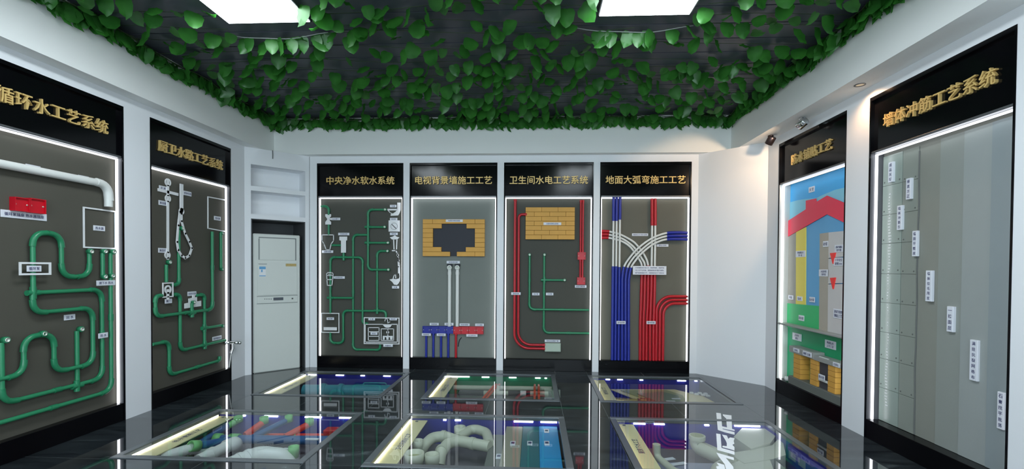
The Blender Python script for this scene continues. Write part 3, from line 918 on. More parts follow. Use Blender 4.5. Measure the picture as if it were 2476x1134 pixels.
mb = MB(); mb.box(s0 + .02, s1 - .02, zb + .003, zt - .02, nb, nb + .006, f.P); mb.build('recess_panel', 'navy', t)
name_tag('B2', 1078, 1119, 533.7, '电视机安装加固层', .036, n=nplane('B2') + .035)
for x, lb in ((1087.3, 'upright white pipe on the grey panel, left of the pair'), (1106, 'upright white pipe on the grey panel, right of the pair')):
    n0 = nplane('B2') + .03
    s, z1 = f.px(x, 647, n0); z0 = f.px(x, 789, n0)[1]
    t = thing('conduit_pipe', f.P(s, z0, n0), lb, 'pipe', 'white pipes on the grey panel')
    mb = MB(); mb.tube([f.P(s, z0, n0), f.P(s, z1, n0)], .024, 18); mb.build('pipe', 'pvc', t)
    socket(f, t, s, z1, n0, .033, 'pvc', .035)
    mb = MB(); mb.box(s - .036, s + .036, z1 + .02, z1 + .05, nplane('B2'), n0 + .01, f.P, b=.004); mb.build('end_cap', 'navy', t)
    mb = MB(); mb.tube([f.P(s, z1 - .06, n0), f.P(s, z1 - .10, n0)], .027, 18); mb.build('collar', 'pvc', t)
name_tag('B2', 1080, 1112, 634, '电视线穿线管', .036)
W = (1097 - 1023) / 4
ords = ['leftmost', 'second from the left', 'third from the left', 'rightmost']
boxes('B2', [(1023 + W * i, 788, 1023 + W * (i + 1), 805.7) for i in range(4)], 'junction_box', ['blue junction box on the grey panel, %s of the four blue ones' % o for o in ords], 'junction box', 'bluebox', 'row of blue junction boxes', .04)
W = (1169.5 - 1097) / 4
boxes('B2', [(1097 + W * i, 789, 1097 + W * (i + 1), 807) for i in range(4)], 'junction_box', ['red junction box on the grey panel, %s of the four red ones' % o for o in ords], 'junction box', 'redbox', 'row of red junction boxes', .04)
for x, m_, lb in ((1030.7, 'blue', 'thin blue conduit under the blue boxes, leftmost of the four'), (1048, 'blue', 'thin blue conduit under the blue boxes, second from the left'), (1066.5, 'blue', 'thin blue conduit under the blue boxes, third from the left'),
                  (1084, 'blue', 'thin blue conduit under the blue boxes, rightmost of the four'), (1102.5, 'red', 'single thin red conduit under the first red box')):
    n0 = nplane('B2') + .02
    s, z1 = f.px(x, 806, n0)
    mb = MB(); mb.tube([f.P(s, .158, n0), f.P(s, z1, n0)], .0165, 14)
    t = thing('conduit', f.P(s, .158, n0), lb, 'conduit', 'conduits below the boxes')
    mb.build('pipe', m_, t)
    mb = MB(); mb.tube([f.P(s, z1 - .02, n0), f.P(s, z1 + .004, n0)], .021, 14); mb.build('locknut', m_, t)
n0 = nplane('B2') + .006
t = tag(MB().tube([f.P(*f.px(x, y, n0), n0) for x, y in ((1116, 816), (1111, 822), (1109, 830), (1108, 838))], .006, 8).build('loose_cable', 'navy'), 'short dark loose cable end beside the single red conduit', 'cable')
for a in ((1039, 1061, 783.8, '强弱网络'), (1075, 1096.5, 783.8, '电视网线'), (1111, 1135.6, 785, '电视机插座'), (1149, 1170, 785.5, '五孔插座'), (1020, 1042, 808.8, '电视网线'), (1056, 1077.8, 809.3, '电视网线'), (1127.6, 1154.8, 811, '五孔带开关')):
    name_tag('B2', *a, h=.036, n=nplane('B2') + .04)

# ================================================================== PANEL B3: bathroom water and power
def run(key, label, px_path, r, m_, n, bend=.05, name='conduit', cat='conduit', group=None, sn=True, ends=None):
    ff = FR[PAN[key][0]]; nb = nplane(key) + n
    st = [ff.px(x, y, nb) for x, y in px_path]
    if sn: st = snap(st)
    pts, _ = fillet([ff.P(s, z, nb) for s, z in st], bend, 10)
    t = thing(name, ff.P(*st[-1], nb), label, cat, group)
    mb = MB(); mb.tube(pts, r, 14); mb.build('pipe', m_, t)
    for p, q in ((pts[0], pts[1]), (pts[-1], pts[-2])) if ends else ():
        d = (q - p).normalized()
        mb = MB(); mb.tube([p, p + d * .03], r * 1.22, 14); mb.build('end_sleeve', ends, t)
    return t
run('B3', 'long red conduit from the panel top sweeping round to the pale box, outer one', [(1246, 482), (1245.5, 842), (1318, 842)], .0175, 'red', .03, .30, ends='red')
run('B3', 'red conduit from the brick block bending down beside the long one to the pale box', [(1274, 518.5), (1254.5, 518.5), (1254, 833.5), (1318, 833.5)], .0175, 'red', .03, [.05, .24], ends='red')
mb, bk, s0, s1, zt, zb, nb = brick_rows('B3', 1271, 502, 1389, 579.5, 7, {}, [[1309.5, 1349], [1292, 1329, 1368], [1309.5, 1349], [1292, 1368], [1309.5, 1349], [1292, 1328.5, 1368], [1309.5, 1349]], .045)
t = thing('brick_block', f.P((s0 + s1) / 2, zb, nb), 'solid yellow brick block above the two green pipe sockets', 'brickwork')
mb.build('bricks', 'brick', t); bk.build('mortar', 'brickgap', t)
name_tag('B3', 1314, 1357, 541, '浴室柜镜柜加固层', .036, n=nplane('B3') + .045)
run('B3', 'thin red conduit down to the upper red box, left of the pair', [(1404.5, 484), (1404, 611)], .0125, 'red', .02, ends='red')
run('B3', 'thin red conduit down to the upper red box, right of the pair', [(1410, 484), (1409.6, 611)], .0125, 'red', .02, ends='red')
run('B3', 'thin red conduit between the two red boxes, left of the pair', [(1403, 627), (1403, 671)], .0125, 'red', .02, ends='red')
run('B3', 'thin red conduit between the two red boxes, right of the pair', [(1408.6, 627), (1408.6, 671)], .0125, 'red', .02, ends='red')
boxes('B3', [(1396, 610, 1415.5, 628), (1394.5, 670.5, 1414.5, 688)], 'junction_box', ['upper red junction box beside the brick block panel light strip', 'lower red junction box with a tag right below it'], 'junction box', 'redbox', None, .045)
pipe_net('B3', 'green pipe from the left socket down and right along the panel', [[(1280.7, 618), (1281, 748), (1424, 749.5)]], .0148, .07, n=.03, sockets=[(1280.7, 616)], sock_r=.021)
pipe_net('B3', 'green pipe from the middle socket down to the lower right with one side branch', [[(1316, 618), (1315, 804.5), (1424, 807)], [(1316, 677), (1362, 677)]], .0148, .07, n=.016, sockets=[(1316.5, 616), (1365, 677)], tees=[(1316, 677)], sock_r=.021)
t = thing('pale_junction_box', f.P(*f.px(1336, 849.5, nplane('B3')), nplane('B3')), 'pale grey-green rectangular box at the end of the red conduits', 'junction box')
nb = nplane('B3'); a = f.px(1317, 840, nb)[0]; b = f.px(1355.5, 840, nb)[0]; zt = f.px(1336, 829, nb)[1]; zb = f.px(1336, 849.5, nb)[1]
MB().box(a, b, zb, zt, nb, nb + .045, f.P, b=.005).build('case', 'paleboxm', t)
MB().box(a + .008, b - .008, zb + .008, zt - .008, nb + .045, nb + .050, f.P, b=.003).build('lid', 'paleboxm', t)
for a in ((1236, 1259, 709.8, '强电线管'), (1286.7, 1304.5, 711, '热水管'), (1320, 1338, 711, '冷水管'), (1317, 1354.5, 824.3, '等电位连接端子箱'), (1390, 1418, 692.6, '智能马桶插座')):
    name_tag('B3', *a, h=.036, n=nplane('B3') + (.05 if a[0] == 1236 else 0))

# ================================================================== PANEL B4: sweeping conduits
def conduit(label, path, n, cuts, mats, bend, group, bez=False, px_end=True):
    """one conduit of coloured lengths; cuts: photo pixel points where the colour changes"""
    nb = nplane('B4') + n
    st = [Vector((*f.px(x, y, nb), 0)) for x, y in path]
    if bez:
        # smooth curve through the given points
        pts = []
        for i in range(len(st) - 1):
            p0, p1, p2, p3 = st[max(i - 1, 0)], st[i], st[i + 1], st[min(i + 2, len(st) - 1)]
            for k in range(6):
                u = k / 6
                pts.append(.5 * ((2 * p1) + (p2 - p0) * u + (2 * p0 - 5 * p1 + 4 * p2 - p3) * u * u + (3 * p1 - p0 - 3 * p2 + p3) * u ** 3))
        pts.append(st[-1])
        pts = [f.P(p.x, p.y, nb) for p in pts]
    else:
        sn = snap([(p.x, p.y) for p in st])
        pts, _ = fillet([f.P(s, z, nb) for s, z in sn], bend, 10)
        dense = [pts[0]]
        for a, b in zip(pts[:-1], pts[1:]):
            k = max(1, int((b - a).length / .02))
            dense += [a + (b - a) * (i + 1) / k for i in range(k)]
        pts = dense
    pts = [q for q in pts if q.z > .166]
    if px_end: pts.append(Vector((pts[-1].x, pts[-1].y, .1605)))
    t = thing('conduit', pts[-1], label, 'conduit', group)
    idx = [0]
    for c in cuts:
        p = f.P(*f.px(*c, nb), nb)
        idx.append(min(range(len(pts)), key=lambda i: (pts[i] - p).length))
    idx.append(len(pts) - 1)
    for i, m_ in enumerate(mats):
        seg = pts[idx[i]:idx[i + 1] + 1]
        if len(seg) < 2: continue
        MB().tube(seg, .0142 if m_ == 'white' else .0195, 14).build('white_length' if m_ == 'white' else m_ + '_sleeve', 'pvc' if m_ == 'white' else m_, t)
    return t
three = ['left', 'middle', 'right']
xb = [(1484, 1481), (1491.5, 1488.8), (1499.5, 1496.6)]
for (xt, xm), w_ in zip(xb, three):
    conduit('upright blue conduit with a white middle, %s of the three' % w_, [(xt, 474), (xm, 880)], .046, [(xt, 533), (xt - 1, 644)], ['blue', 'white', 'blue'], .1, 'upright blue and white conduits')
top = [[(1662, 563), (1640, 562), (1607, 564.5), (1573, 578), (1542, 601), (1521, 625), (1509, 645), (1505, 670), (1504.3, 700), (1504.3, 880)],
       [(1662, 571), (1640, 570), (1607, 572), (1575, 585), (1545, 609.5), (1528, 628), (1517.5, 647), (1513, 672), (1512.2, 700), (1512.2, 880)],
       [(1662, 579), (1640, 578), (1607, 579.5), (1577, 592), (1550, 614), (1535, 632), (1526, 647), (1521, 672), (1520, 700), (1520, 880)]]
for p, w_ in zip(top, ['outermost', 'middle', 'innermost']):
    conduit('blue conduit sweeping from the right edge in a white arc, %s of the three' % w_, p, .064, [(1610, p[2][1]), (p[6][0], p[6][1])], ['blue', 'white', 'blue'], 0, 'blue conduits with white arcs from the right', True)
lt = [[(1452, 559), (1473, 560), (1499.5, 567), (1528, 582), (1542, 595), (1558, 617), (1567, 642), (1567, 690), (1566, 740), (1564, 780), (1563, 880)],
      [(1452, 567), (1472, 567.5), (1502, 576), (1524, 590), (1538, 604), (1551, 624), (1559.5, 643), (1559, 690), (1557.5, 740), (1556, 780), (1555.5, 880)],
      [(1452, 575), (1471, 575), (1499.5, 582), (1519, 593), (1532, 607), (1545, 627), (1552, 645), (1551, 690), (1549.5, 740), (1548, 780), (1547.5, 880)]]
for p, w_ in zip(lt, ['outermost', 'middle', 'innermost']):
    conduit('red conduit from the left edge in a white arc crossing behind, %s of the three' % w_, p, .022, [(1471, p[1][1]), (p[6][0], p[6][1])], ['red', 'white', 'red'], 0, 'red conduits with white arcs from the left', True)
for xt, xm, w_ in ((1576.5, 1571.6, 'left'), (1584.3, 1579.8, 'right')):
    conduit('upright red conduit with a white middle, %s of the pair' % w_, [(xt, 480), (xt, 560), (xt - 1, 645), (xt - 1.5, 690), (xm + 1.5, 745), (xm, 790), (xm, 880)], .040, [(xt, 546), (xt, 645)], ['red', 'white', 'red'], 0, 'upright red and white conduits', True)
for (y, x), w_ in zip(((717, 1588), (725.5, 1596), (734, 1604)), ['outermost', 'middle', 'innermost']):
    conduit('red conduit bending in from the right edge, %s of the three' % w_, [(1662, y), (x, y), (x - .5, 880)], .03, [], ['red'], [.235, .20, .155][['outermost', 'middle', 'innermost'].index(w_)], 'red conduits bending in from the right')
name_tag('B4', 1528, 1567, 567.5, '强弱电互不干扰大弧弯', .036)
name_tag('B4', 1587.6, 1616, 593.4, '弱电大弧弯', .036)
name_tag('B4', 1490.5, 1512.6, 779.8, '弱电线管', .042, n=nplane('B4') + .088)
name_tag('B4', 1563, 1585, 780, '强电线管', .042, n=nplane('B4') + .065)
name_tag('B4', 1530, 1611, 653.8, ['水电弯管采用大弧工艺，穿线更顺畅，维修更换', '方便不产生死角，管路顺直排列整齐美观，', '横平竖直强弱分开，间距规范互不干扰安全'], .118, n=nplane('B4') + .09)

# ================================================================== PANEL R1: waterproofing and tiling
f = FR['R']
rp = lambda lb, nm, cat, m_, polys, n=0.002, thick=.004, **k: outline('R1', lb, nm, cat, m=m_, polys=polys, n=n, thick=thick, lim=(PAN['R1'][1] + .018, PAN['R1'][2] - .018), **k)
rp('pale blue lower sky area of the painted panel, behind the red roof', 'pale_sky_board', 'painted board', 'sky_pale', [[(1904, 491), (1930, 484), (1950, 481), (1974, 479), (1998, 468), (2020, 459), (2050, 452), (2050, 560), (1904, 600)]], n=0.0, thick=.004)
rp('mid blue coated house wall area under the red roof', 'house_wall_coating', 'painted board', 'wallblue', [[(1905, 560), (1960, 535), (2001, 505), (2050, 530), (2050, 600), (1984, 600), (1984, 740), (1905, 740)]], n=.004, thick=.004)
rp('crimson roof shape with a chimney on the painted panel', 'roof_cutout', 'cutout', 'roofred', [[(1905, 534), (1950, 506), (1950, 485), (1974, 480), (1975, 488.5), (2001, 473), (2047, 492), (2047, 540), (2001, 518), (1905, 572)]], n=.012, thick=.008)
rp('grey cement strip at the left under the red roof', 'cement_strip', 'sample strip', 'strip_grey', [[(1905, 572), (1926, 561), (1925.5, 737), (1903, 733)]], n=.008, thick=.004)
rp('yellow coated strip under the red roof', 'yellow_strip', 'sample strip', 'strip_yellow', [[(1926, 561), (1950, 549), (1949, 738.5), (1925.5, 737)]], n=.008, thick=.006)
rp('tan mortar strip between the blue wall and the pale tiles', 'mortar_strip', 'sample strip', 'strip_tan', [[(1984, 565), (2006, 562), (2004, 806), (1982, 800)]], n=.010, thick=.008)
rp('pale glazed wall tiles at the right edge of the painted panel', 'wall_tiles', 'tile', 'tile_pale', [[(2006.5, 562), (2048, 558), (2048, 620), (2006, 624)], [(2006, 626), (2048, 622), (2048, 684), (2005, 686)], [(2005, 688), (2048, 686), (2048, 815), (2004, 805)]], n=.012, thick=.012)
rp('bright green coated block above the small shelf', 'green_block', 'painted board', 'strip_green', [[(1903, 733), (1982, 740), (1981, 802), (1902, 790)]], n=.012, thick=.004)
rp('upper red levelling wedge on the pale tiles', 'tile_wedge', 'wedge', 'wedge', [[(2010, 612), (2022, 611), (2016.5, 638)]], n=.024, thick=.014)
rp('lower red levelling wedge on the pale tiles', 'tile_wedge', 'wedge', 'wedge', [[(2010, 672), (2022, 671), (2016.5, 699)]], n=.024, thick=.014)
# shelf and green lower back
nb = nplane('R1')
sL, sR = PAN['R1'][1] + .018, PAN['R1'][2] - .018
zs = f.px(1960, 797, -.01)[1]
o = MB().box(sL, sR, zs - .018, zs, nb, -.004, f.P, b=.003).build('panel_shelf', 'counter'); tag(o, 'thin pale shelf across the painted panel above the brick counter', 'shelf')
o = MB().box(sL, sR, .16, zs - .018, nb, nb + .006, f.P).build('green_back_board', 'green_back'); tag(o, 'deep green backing behind the small brick counter', 'painted board')
# brick counter
n1 = -.018
def rs(x, y): return f.px(x, y, n1)
t = thing('brick_counter', f.P(*rs(1965, 935), n1), 'little yellow brick counter with grey slabs standing in the right wall panel', 'counter')
zb = (rs(1918.5, 911)[1] + rs(1958.7, 928.5)[1] + rs(2002, 947)[1]) / 3
z2, z3 = rs(1938, 858.7)[1], rs(1995, 878.5)[1]
MB().box(rs(1908, 912)[0], sR, .16, zb, nb + .006, n1 + .012, f.P, b=.004).build('base_slab', 'slab', t)
piers = [(1918.5, 1935, z2), (1958.7, 1976.5, z2), (2002, 2020, z3)]
for (xa, xb_, yt) in piers:
    a = rs(xa, 880)[0]; b = rs(xb_, 880)[0]; zt = yt - .001
    mb, bk = MB(), MB()
    k = 5; h = (zt - zb) / k
    for i in range(k):
        mb.box(a, b, zb + i * h + .0015, zb + (i + 1) * h - .0015, nb + .006, n1, f.P, b=.002)
    bk.box(a + .002, b - .002, zb, zt, nb + .006, n1 - .004, f.P)
    p = mb.build('brick_pier', 'brick', t); bk.build('mortar', 'brickgap', p)
a = rs(1910.5, 843)[0]; b = rs(1970, 860)[0] - .002
MB().box(a, b, z2, z2 + .068, nb + .006, n1 + .012, f.P, b=.003).build('counter_slab', 'counter', t)
a = rs(1970, 860)[0]
MB().box(a, sR, z3, z3 + .045, nb + .006, n1 + .012, f.P, b=.003).build('counter_slab', 'counter', t)
MB().box(rs(1976.5, 900)[0], rs(2002, 900)[0], zb, z2 - .002, nb + .007, n1 - .02, f.P).build('dark_recess', 'pit_dark', t)
for zz in (.08, .30):
    q = zb + zz
    MB().tube([f.P(rs(1978.5, 900)[0], q, n1 - .012), f.P(rs(2000, 900)[0], q, n1 - .012)], .012, 12).build('service_pipe', 'pvc', t)
o = MB().lathe([(0, 0), (.03, 0), (.034, .02), (.03, .04), (0, .045)], f.P(rs(1899, 915)[0], .17, -.04), (0, 0, 1), 18).build('white_pipe_cap', 'pvc'); tag(o, 'white round pipe cap at the foot of the painted panel, left of the brick counter', 'pipe cap')
for a in ((1956.5, 1970.5, 458, '天 空', .06), (1925, 1948, 614, ['聚氨酯防水', '第一遍'], .07), (1991, 2003.5, 590, '砂浆', .06), (2019, 2041, 601, ['瓷砖铺贴', '找平器'], .07), (2017, 2041, 633, ['十字定位', '留缝2mm'], .08), (2016, 2040, 759, ['瓷砖背胶', '薄贴工艺'], .09),
          (1981, 2005, 660, ['水泥砂浆', '保护层'], .07), (1907, 1919, 719, '基层', .05), (1928, 1940.5, 722, '防水', .05), (1958, 1971, 724.5, '防水层', .055), (1932, 1945, 769, '闭水层', .06), (1917, 1938.5, 814.5, ['止水坎', '做法'], .08), (1995.5, 2022, 833.5, ['地面防水', '上翻三百'], .08)):
    name_tag('R1', a[0], a[1], a[2], a[3], h=a[4], n=nplane('R1') + (.006 if a[2] > 800 else 0 if a[2] < 500 else .0242 if a[0] > 2010 else .018 if a[0] > 1975 else .016 if a[2] > 740 else .014))
for a in ((1919, 1933, 847, '大理石', .04), (1942, 1962.5, 856, '橱柜 台面', .05), (2015, 2031, 882, '石英石', .04), (1980, 1995, 912, '排水管', .05)):
    name_tag('R1', a[0], a[1], a[2], a[3], h=a[4], n=-.006)

# ================================================================== PANEL R2: plaster strips
n2 = nplane('R2')
xs = [2135, 2186.5, 2226, 2277, 2335.6, 2404.5, 2447]
ss = [f.px(x, 400, n2)[0] for x in xs]
ss[-1] = PAN['R2'][2] - .018
ss[0] = max(ss[0], PAN['R2'][1] + .02)
strip = [('tileglass', 'pale glazed strip with tiny white dashes, first from the left light strip', .010), ('plaster1', 'narrow grey-green strip between the dashed strip and the dark wavy seam', .010),
         ('plaster2', 'warm grey plaster strip just right of the dark wavy seam', .006), ('plaster3', 'smooth grey plaster strip carrying the tag in the lower middle', .010),
         ('plaster4', 'lighter wide plaster strip carrying the tall seven character tag', .014), ('plaster5', 'cool grey finished strip at the near end of the plaster panel', .018)]
zseams = [f.px(2158, y, n2)[1] for y in (447, 518, 588, 662, 733, 806, 872, 945)]
for i, (m_, lb, th) in enumerate(strip):
    a, b = ss[i] + .001, ss[i + 1] - .001
    t = thing('plaster_strip', f.P((a + b) / 2, .16, n2), lb, 'sample strip', 'plaster strips on the near right panel')
    mb = MB()
    if i < 2:
        lv = [.160] + sorted(zseams) + [2.364]
        for p, q in zip(lv[:-1], lv[1:]):
            mb.box(a + .001, b - .003, p + .0015, q - .0015, n2, n2 + th, f.P)
        mb.build('panel_face', m_, t)
        for zz in sorted(zseams):
            for s_ in (a + .02, b - .03):
                sc = MB(); sc.lathe([(0, 0), (.006, 0), (.006, .002), (0, .002)], f.P(s_, zz + (.03 if i == 0 else .022), n2 + th), f.N(), 10)
                sc.build('screw', 'seam', t)
        if i == 0:
            ds = MB(); k = 0
            zz = .30
            while zz < 2.05:
                wv = .006 * sin(zz * 9) + .004 * sin(zz * 31)
                wd = .016 + .010 * sin(zz * 4.7) + .006 * sin(zz * 53)
                ds.box(a + (b - a) * .40 + wv - wd / 2, a + (b - a) * .40 + wv + wd / 2, zz, zz + .006, n2 + th, n2 + th + .002, f.P)
                zz += .0245
            o = ds.build('white_dashes', 'white', t)
    else:
        mb.box(a, b, .16, 2.364, n2, n2 + th, f.P); mb.build('panel_face', m_, t)
    if i == 1:
        pts = [f.P(b + .001 + .0025 * sin(z_ * 7.3) + .0015 * sin(z_ * 17), z_, n2 + .009) for z_ in [.165 + .04 * k for k in range(55)]]
        MB().tube(pts, .0055, 6).build('wavy_seam', 'seam', t)
def vtag(x0, x1, y0, y1, txt):
    nn = n2 + .018
    xm, ym = (x0 + x1) / 2, (y0 + y1) / 2
    a, b = f.px(x0, ym, nn)[0], f.px(x1, ym, nn)[0]
    zt, zb = f.px(xm, y0, nn)[1], f.px(xm, y1, nn)[1]
    o = MB().box(a, b, zb, zt, nn - .01, nn + .012, f.P, b=.002).build('name_tag', 'tag', PANEL['R2'])
    tm = MB(); k = len(txt); hh = (zt - zb) / (k + .3)
    for i, ch in enumerate(txt):
        add_text(tm, f.P, ch, (a + b) / 2, zt - hh * (i + .65), (b - a) * .62, hh * .66, nn + .012, .0006, .012)
    tm.build('lettering', 'ink', o)
for a in ((2151, 2162, 392, 440.5, '成品灰饼'), (2194, 2206, 431, 482, '垂直方正'), (2172, 2184, 497, 556, '墙体冲筋条'), (2209, 2220.5, 558, 620, '墙面平整度'), (2241.6, 2256.6, 654, 729, '墙体拉毛甩浆'),
          (2293, 2308.5, 741, 802.6, '一抹面层'), (2348.5, 2367.6, 822, 921, '满挂抗裂网格布'), (2415, 2431.5, 948, 1038, '石膏找平批荡')):
    vtag(*a)

# small spot lamps and a recessed lamp under the right beam
def spot_lamp(p, aim, lb, m_, power):
    p = Vector(p)
    t = thing('spot_lamp', p, lb, 'spotlight', 'small lamps under the right beam')
    d = Vector(aim).normalized()
    MB().lathe([(0, -.045), (.040, -.045), (.044, -.04), (.044, .045), (.040, .048), (.036, .042), (0, .040)], p, d, 24).build('housing', m_, t)
    MB().tube([p, Vector((p.x, p.y, ZBEAM - .012))], .009, 10).build('stem', 'lip', t)
    MB().lathe([(0, 0), (.03, 0), (.03, .013), (0, .013)], Vector((p.x, p.y, ZBEAM - .013)), (0, 0, 1), 20).build('ceiling_plate', m_, t)
    l = bpy.data.lights.new('lamp_light', 'SPOT'); l.energy = power; l.color = (1.0, .68, .42); l.spot_size = radians(78); l.spot_blend = .35; l.shadow_soft_size = .03
    o = bpy.data.objects.new('lamp_light', l); C.objects.link(o); o.parent = t
    o.location = d * .055
    o.rotation_euler = d.to_track_quat('-Z', 'Y').to_euler()
M['lampdark'] = mat('dark_bronze_lamp', (0.05, 0.04, 0.045), .3, metal=.8)
spot_lamp((2.700, 5.60, 2.905), (-.25, .5, -.75), 'small dark spot lamp under the right beam, by the blank corner wall', 'lampdark', 1.5)
spot_lamp((2.700, 4.955, 2.905), (-.30, .9, -.42), 'small half-chrome spot lamp above the painted house panel', 'chrome', 52)
t = thing('recessed_lamp', (2.69, 4.09, ZBEAM), 'small recessed lamp in the right beam by the corner of the plaster panel', 'downlight')
MB().lathe([(.030, 0), (.042, 0), (.042, -.004), (.030, -.004)], (2.69, 4.09, ZBEAM), (0, 0, 1), 24).build('trim_ring', 'lip', t)
MB().lathe([(0, -.001), (.03, -.001)], (2.69, 4.09, ZBEAM), (0, 0, 1), 24).build('bulb', emit('warm_bulb', (1, .8, .55), 0.6), t)
l = bpy.data.lights.new('recessed_light', 'SPOT'); l.energy = 16; l.color = (1, .58, .30); l.spot_size = radians(150); l.spot_blend = .8; l.shadow_soft_size = .03
o = bpy.data.objects.new('recessed_light', l); C.objects.link(o); o.parent = t; o.location = (0, 0, -.02)
# dangling black cable at the left corner
p = A0 + AD * .33 + AN * .02 + Vector((0, 0, 2.96))
o = MB().tube([p, p + Vector((.002, 0, -.05)), p + Vector((0, .002, -.11))], .005, 8).build('dangling_cable', 'seam'); tag(o, 'short dark cable end hanging from the beam above the alcove shelves', 'cable')

# ================================================================== AIR CONDITIONER
def ax(x, y, n=0.0):
    d = ray(x, y); o_ = Vector((0, 0, EYE))
    p0 = A0 + AN * n
    k = (p0 - o_).dot(AN) / d.dot(AN)
    q = o_ + d * k
    return (q - A0).dot(AD), q.z
na = -.03
t = thing('air_conditioner', AP(.395, 0, -.18), 'tall white floor standing air conditioner in the corner alcove', 'air conditioner')
a0, a1 = ax(612, 700, na)[0], ax(726, 700, na)[0]
HT = 1.85
MB().box(a0, a1, 0.0, HT, -.36, na, AP, b=.012).build('body', 'acwhite', t)
def acr(name, m_, x0, y0, x1, y1, n0, n1_, parent=t, b=.002):
    sa, za = ax(x0, (y0 + y1) / 2, na); sb, _ = ax(x1, (y0 + y1) / 2, na)
    zt = ax((x0 + x1) / 2, y0, na)[1]; zb_ = ax((x0 + x1) / 2, y1, na)[1]
    return MB().box(sa, sb, zb_, zt, na + n0, na + n1_, AP, b=b).build(name, m_, parent)
lou = acr('louver_panel', 'acwhite', 627.5, 577, 713.5, 629, 0, .010)
acr('louver_shadow_gap', 'acseam', 625.5, 574.5, 716, 577.5, 0, .006, lou, 0); acr('louver_shadow_gap', 'acseam', 625, 577, 627, 628, 0, .006, lou, 0); acr('louver_shadow_gap', 'acseam', 714, 577, 716, 630, 0, .006, lou, 0)
acr('front_panel', 'acwhite', 622, 634, 718, 713, 0, .007)
cb = acr('control_bar', 'acwhite', 621, 716, 719, 732, 0, .010)
acr('seam', 'acseam', 621, 714.6, 719, 716, 0, .008, cb, 0); acr('seam', 'acseam', 621, 732, 719, 733, 0, .008, cb, 0)
acr('display', 'screen', 660.5, 719, 684.5, 726, .010, .013, cb)
for x in (640, 645, 650, 655): acr('button', 'acseam', x - 1, 721.5, x + 1, 724.5, .010, .013, cb, .001)
acr('button', 'seam', 704.5, 720, 708.5, 723.5, .010, .014, cb, .001)
es = acr('energy_label', 'white', 626, 644, 642.5, 668.5, .007, .009)
acr('label_print', 'energy_blue', 626.5, 644.5, 642, 651, .009, .0095, es, 0); acr('label_print', 'energy_blue', 626.5, 666, 642, 668, .009, .0095, es, 0)
acr('label_print', 'energy_blue', 631, 652, 634.5, 658, .009, .0095, es, 0)
acr('gold_sticker', 'gold_sticker', 690.5, 637.5, 716, 644, .007, .009)
acr('maker_mark', 'acseam', 624.5, 637.5, 645, 639, .007, .009)

# ================================================================== FLOOR DISPLAY CASES
ZP = -.27
def case(key, label, back, sides, base='pit_mud', depth=ZP, dashes=(), cool=True, sign='工艺展示'):
    u0, u1, v0, v1 = CASES[key]
    t = thing('floor_display_case', ((u0 + u1) / 2, (v0 + v1) / 2, 0), label, 'floor display case', 'glass floor display cases')
    r = .055
    for a in ((u0, u1, v0, v0 + r), (u0, u1, v1 - r, v1), (u0, u0 + r, v0 + r, v1 - r), (u1 - r, u1, v0 + r, v1 - r)):
        MB().box(a[0], a[1], a[2], a[3], -.03, .006, b=.003).build('rim', 'steel', t)
    MB().box(u0 + r, u1 - r, v0 + r, v1 - r, -.012, 0.0).build('glass_pane', 'glass', t)
    i = r - .012
    MB().box(u0 + i, u1 - i, v1 - i - .004, v1 - i, depth, -.03).build('back_lining', back, t)
    MB().box(u0 + i, u1 - i, v0 + i, v0 + i + .004, depth, -.03).build('front_lining', sides, t)
    MB().box(u0 + i, u0 + i + .004, v0 + i, v1 - i, depth, -.03).build('side_lining', sides, t)
    MB().box(u1 - i - .004, u1 - i, v0 + i, v1 - i, depth, -.03).build('side_lining', sides, t)
    MB().box(u0, u1, v0, v1, depth - .03, depth).build('base', base, t)
    lw = 'pit_led_cool' if cool else 'pit_led'
    for a, b in dashes:
        MB().box(u0 + r + (u1 - u0 - 2 * r) * a, u0 + r + (u1 - u0 - 2 * r) * b, v1 - i - .018, v1 - i - .006, -.044, -.032).build('led_strip', 'pit_led_cool', t)
    MB().box(u0 + i + .006, u0 + i + .016, v0 + .08, v1 - .08, -.040, -.028).build('led_strip', 'pit_led', t)
    # sign board lying just under the glass along the left side
    sb = MB().box(u0 + r + .004, u0 + r + .160, v0 + r + .01, v1 - r - .01, -.052, -.042, b=.002).build('sign_board', 'signboard', t)
    tm = MB()
    cx = u0 + r + .085
    P_ = lambda a, b, n: Vector((cx - b, (v0 + v1) / 2 + a, n))
    add_text(tm, P_, sign, 0, .0, .62, .05, -.042, .0006, .01)
    tm.build('lettering', 'ink', sb)
    for vv in (v0 + r + .05, v1 - r - .05):
        MB().lathe([(0, 0), (.014, 0), (.014, .004), (.008, .005), (0, .005)], (cx - .02, vv, -.042), (0, 0, 1), 16).build('screw', 'steel', sb)
    return t
case('BL', 'glass floor case at the back left, holding a thick teal pipe', 'pit_blue', 'pit_dark', dashes=((.02, .10), (.30, .38), (.55, .59), (.78, .85)), sign='地下排水工艺')
case('BM', 'glass floor case at the back middle with an emerald back lining', 'pit_green', 'pit_green', dashes=((.0, .22), (.34, .41), (.60, .67), (.85, .90), (.94, .96)), sign='沉箱防水工艺')
case('BR', 'glass floor case at the back right with fanned floor sheets', 'pit_blue', 'pit_dark', dashes=((.13, .17), (.24, .29), (.45, .48), (.80, .88), (.96, .985)), sign='地暖铺设工艺')
case('FL', 'glass floor case at the front left full of red and blue pipes', 'pit_blue', 'pit_dark', dashes=((.17, .19), (.33, .43), (.63, .75), (.88, .97)), sign='给水管路工艺')
case('FM', 'glass floor case at the front middle with cream drain pipes and coloured boards', 'pit_blue', 'pit_dark', dashes=((.22, .24), (.30, .34), (.70, .83), (.88, .99)), sign='卫生间排水工艺')
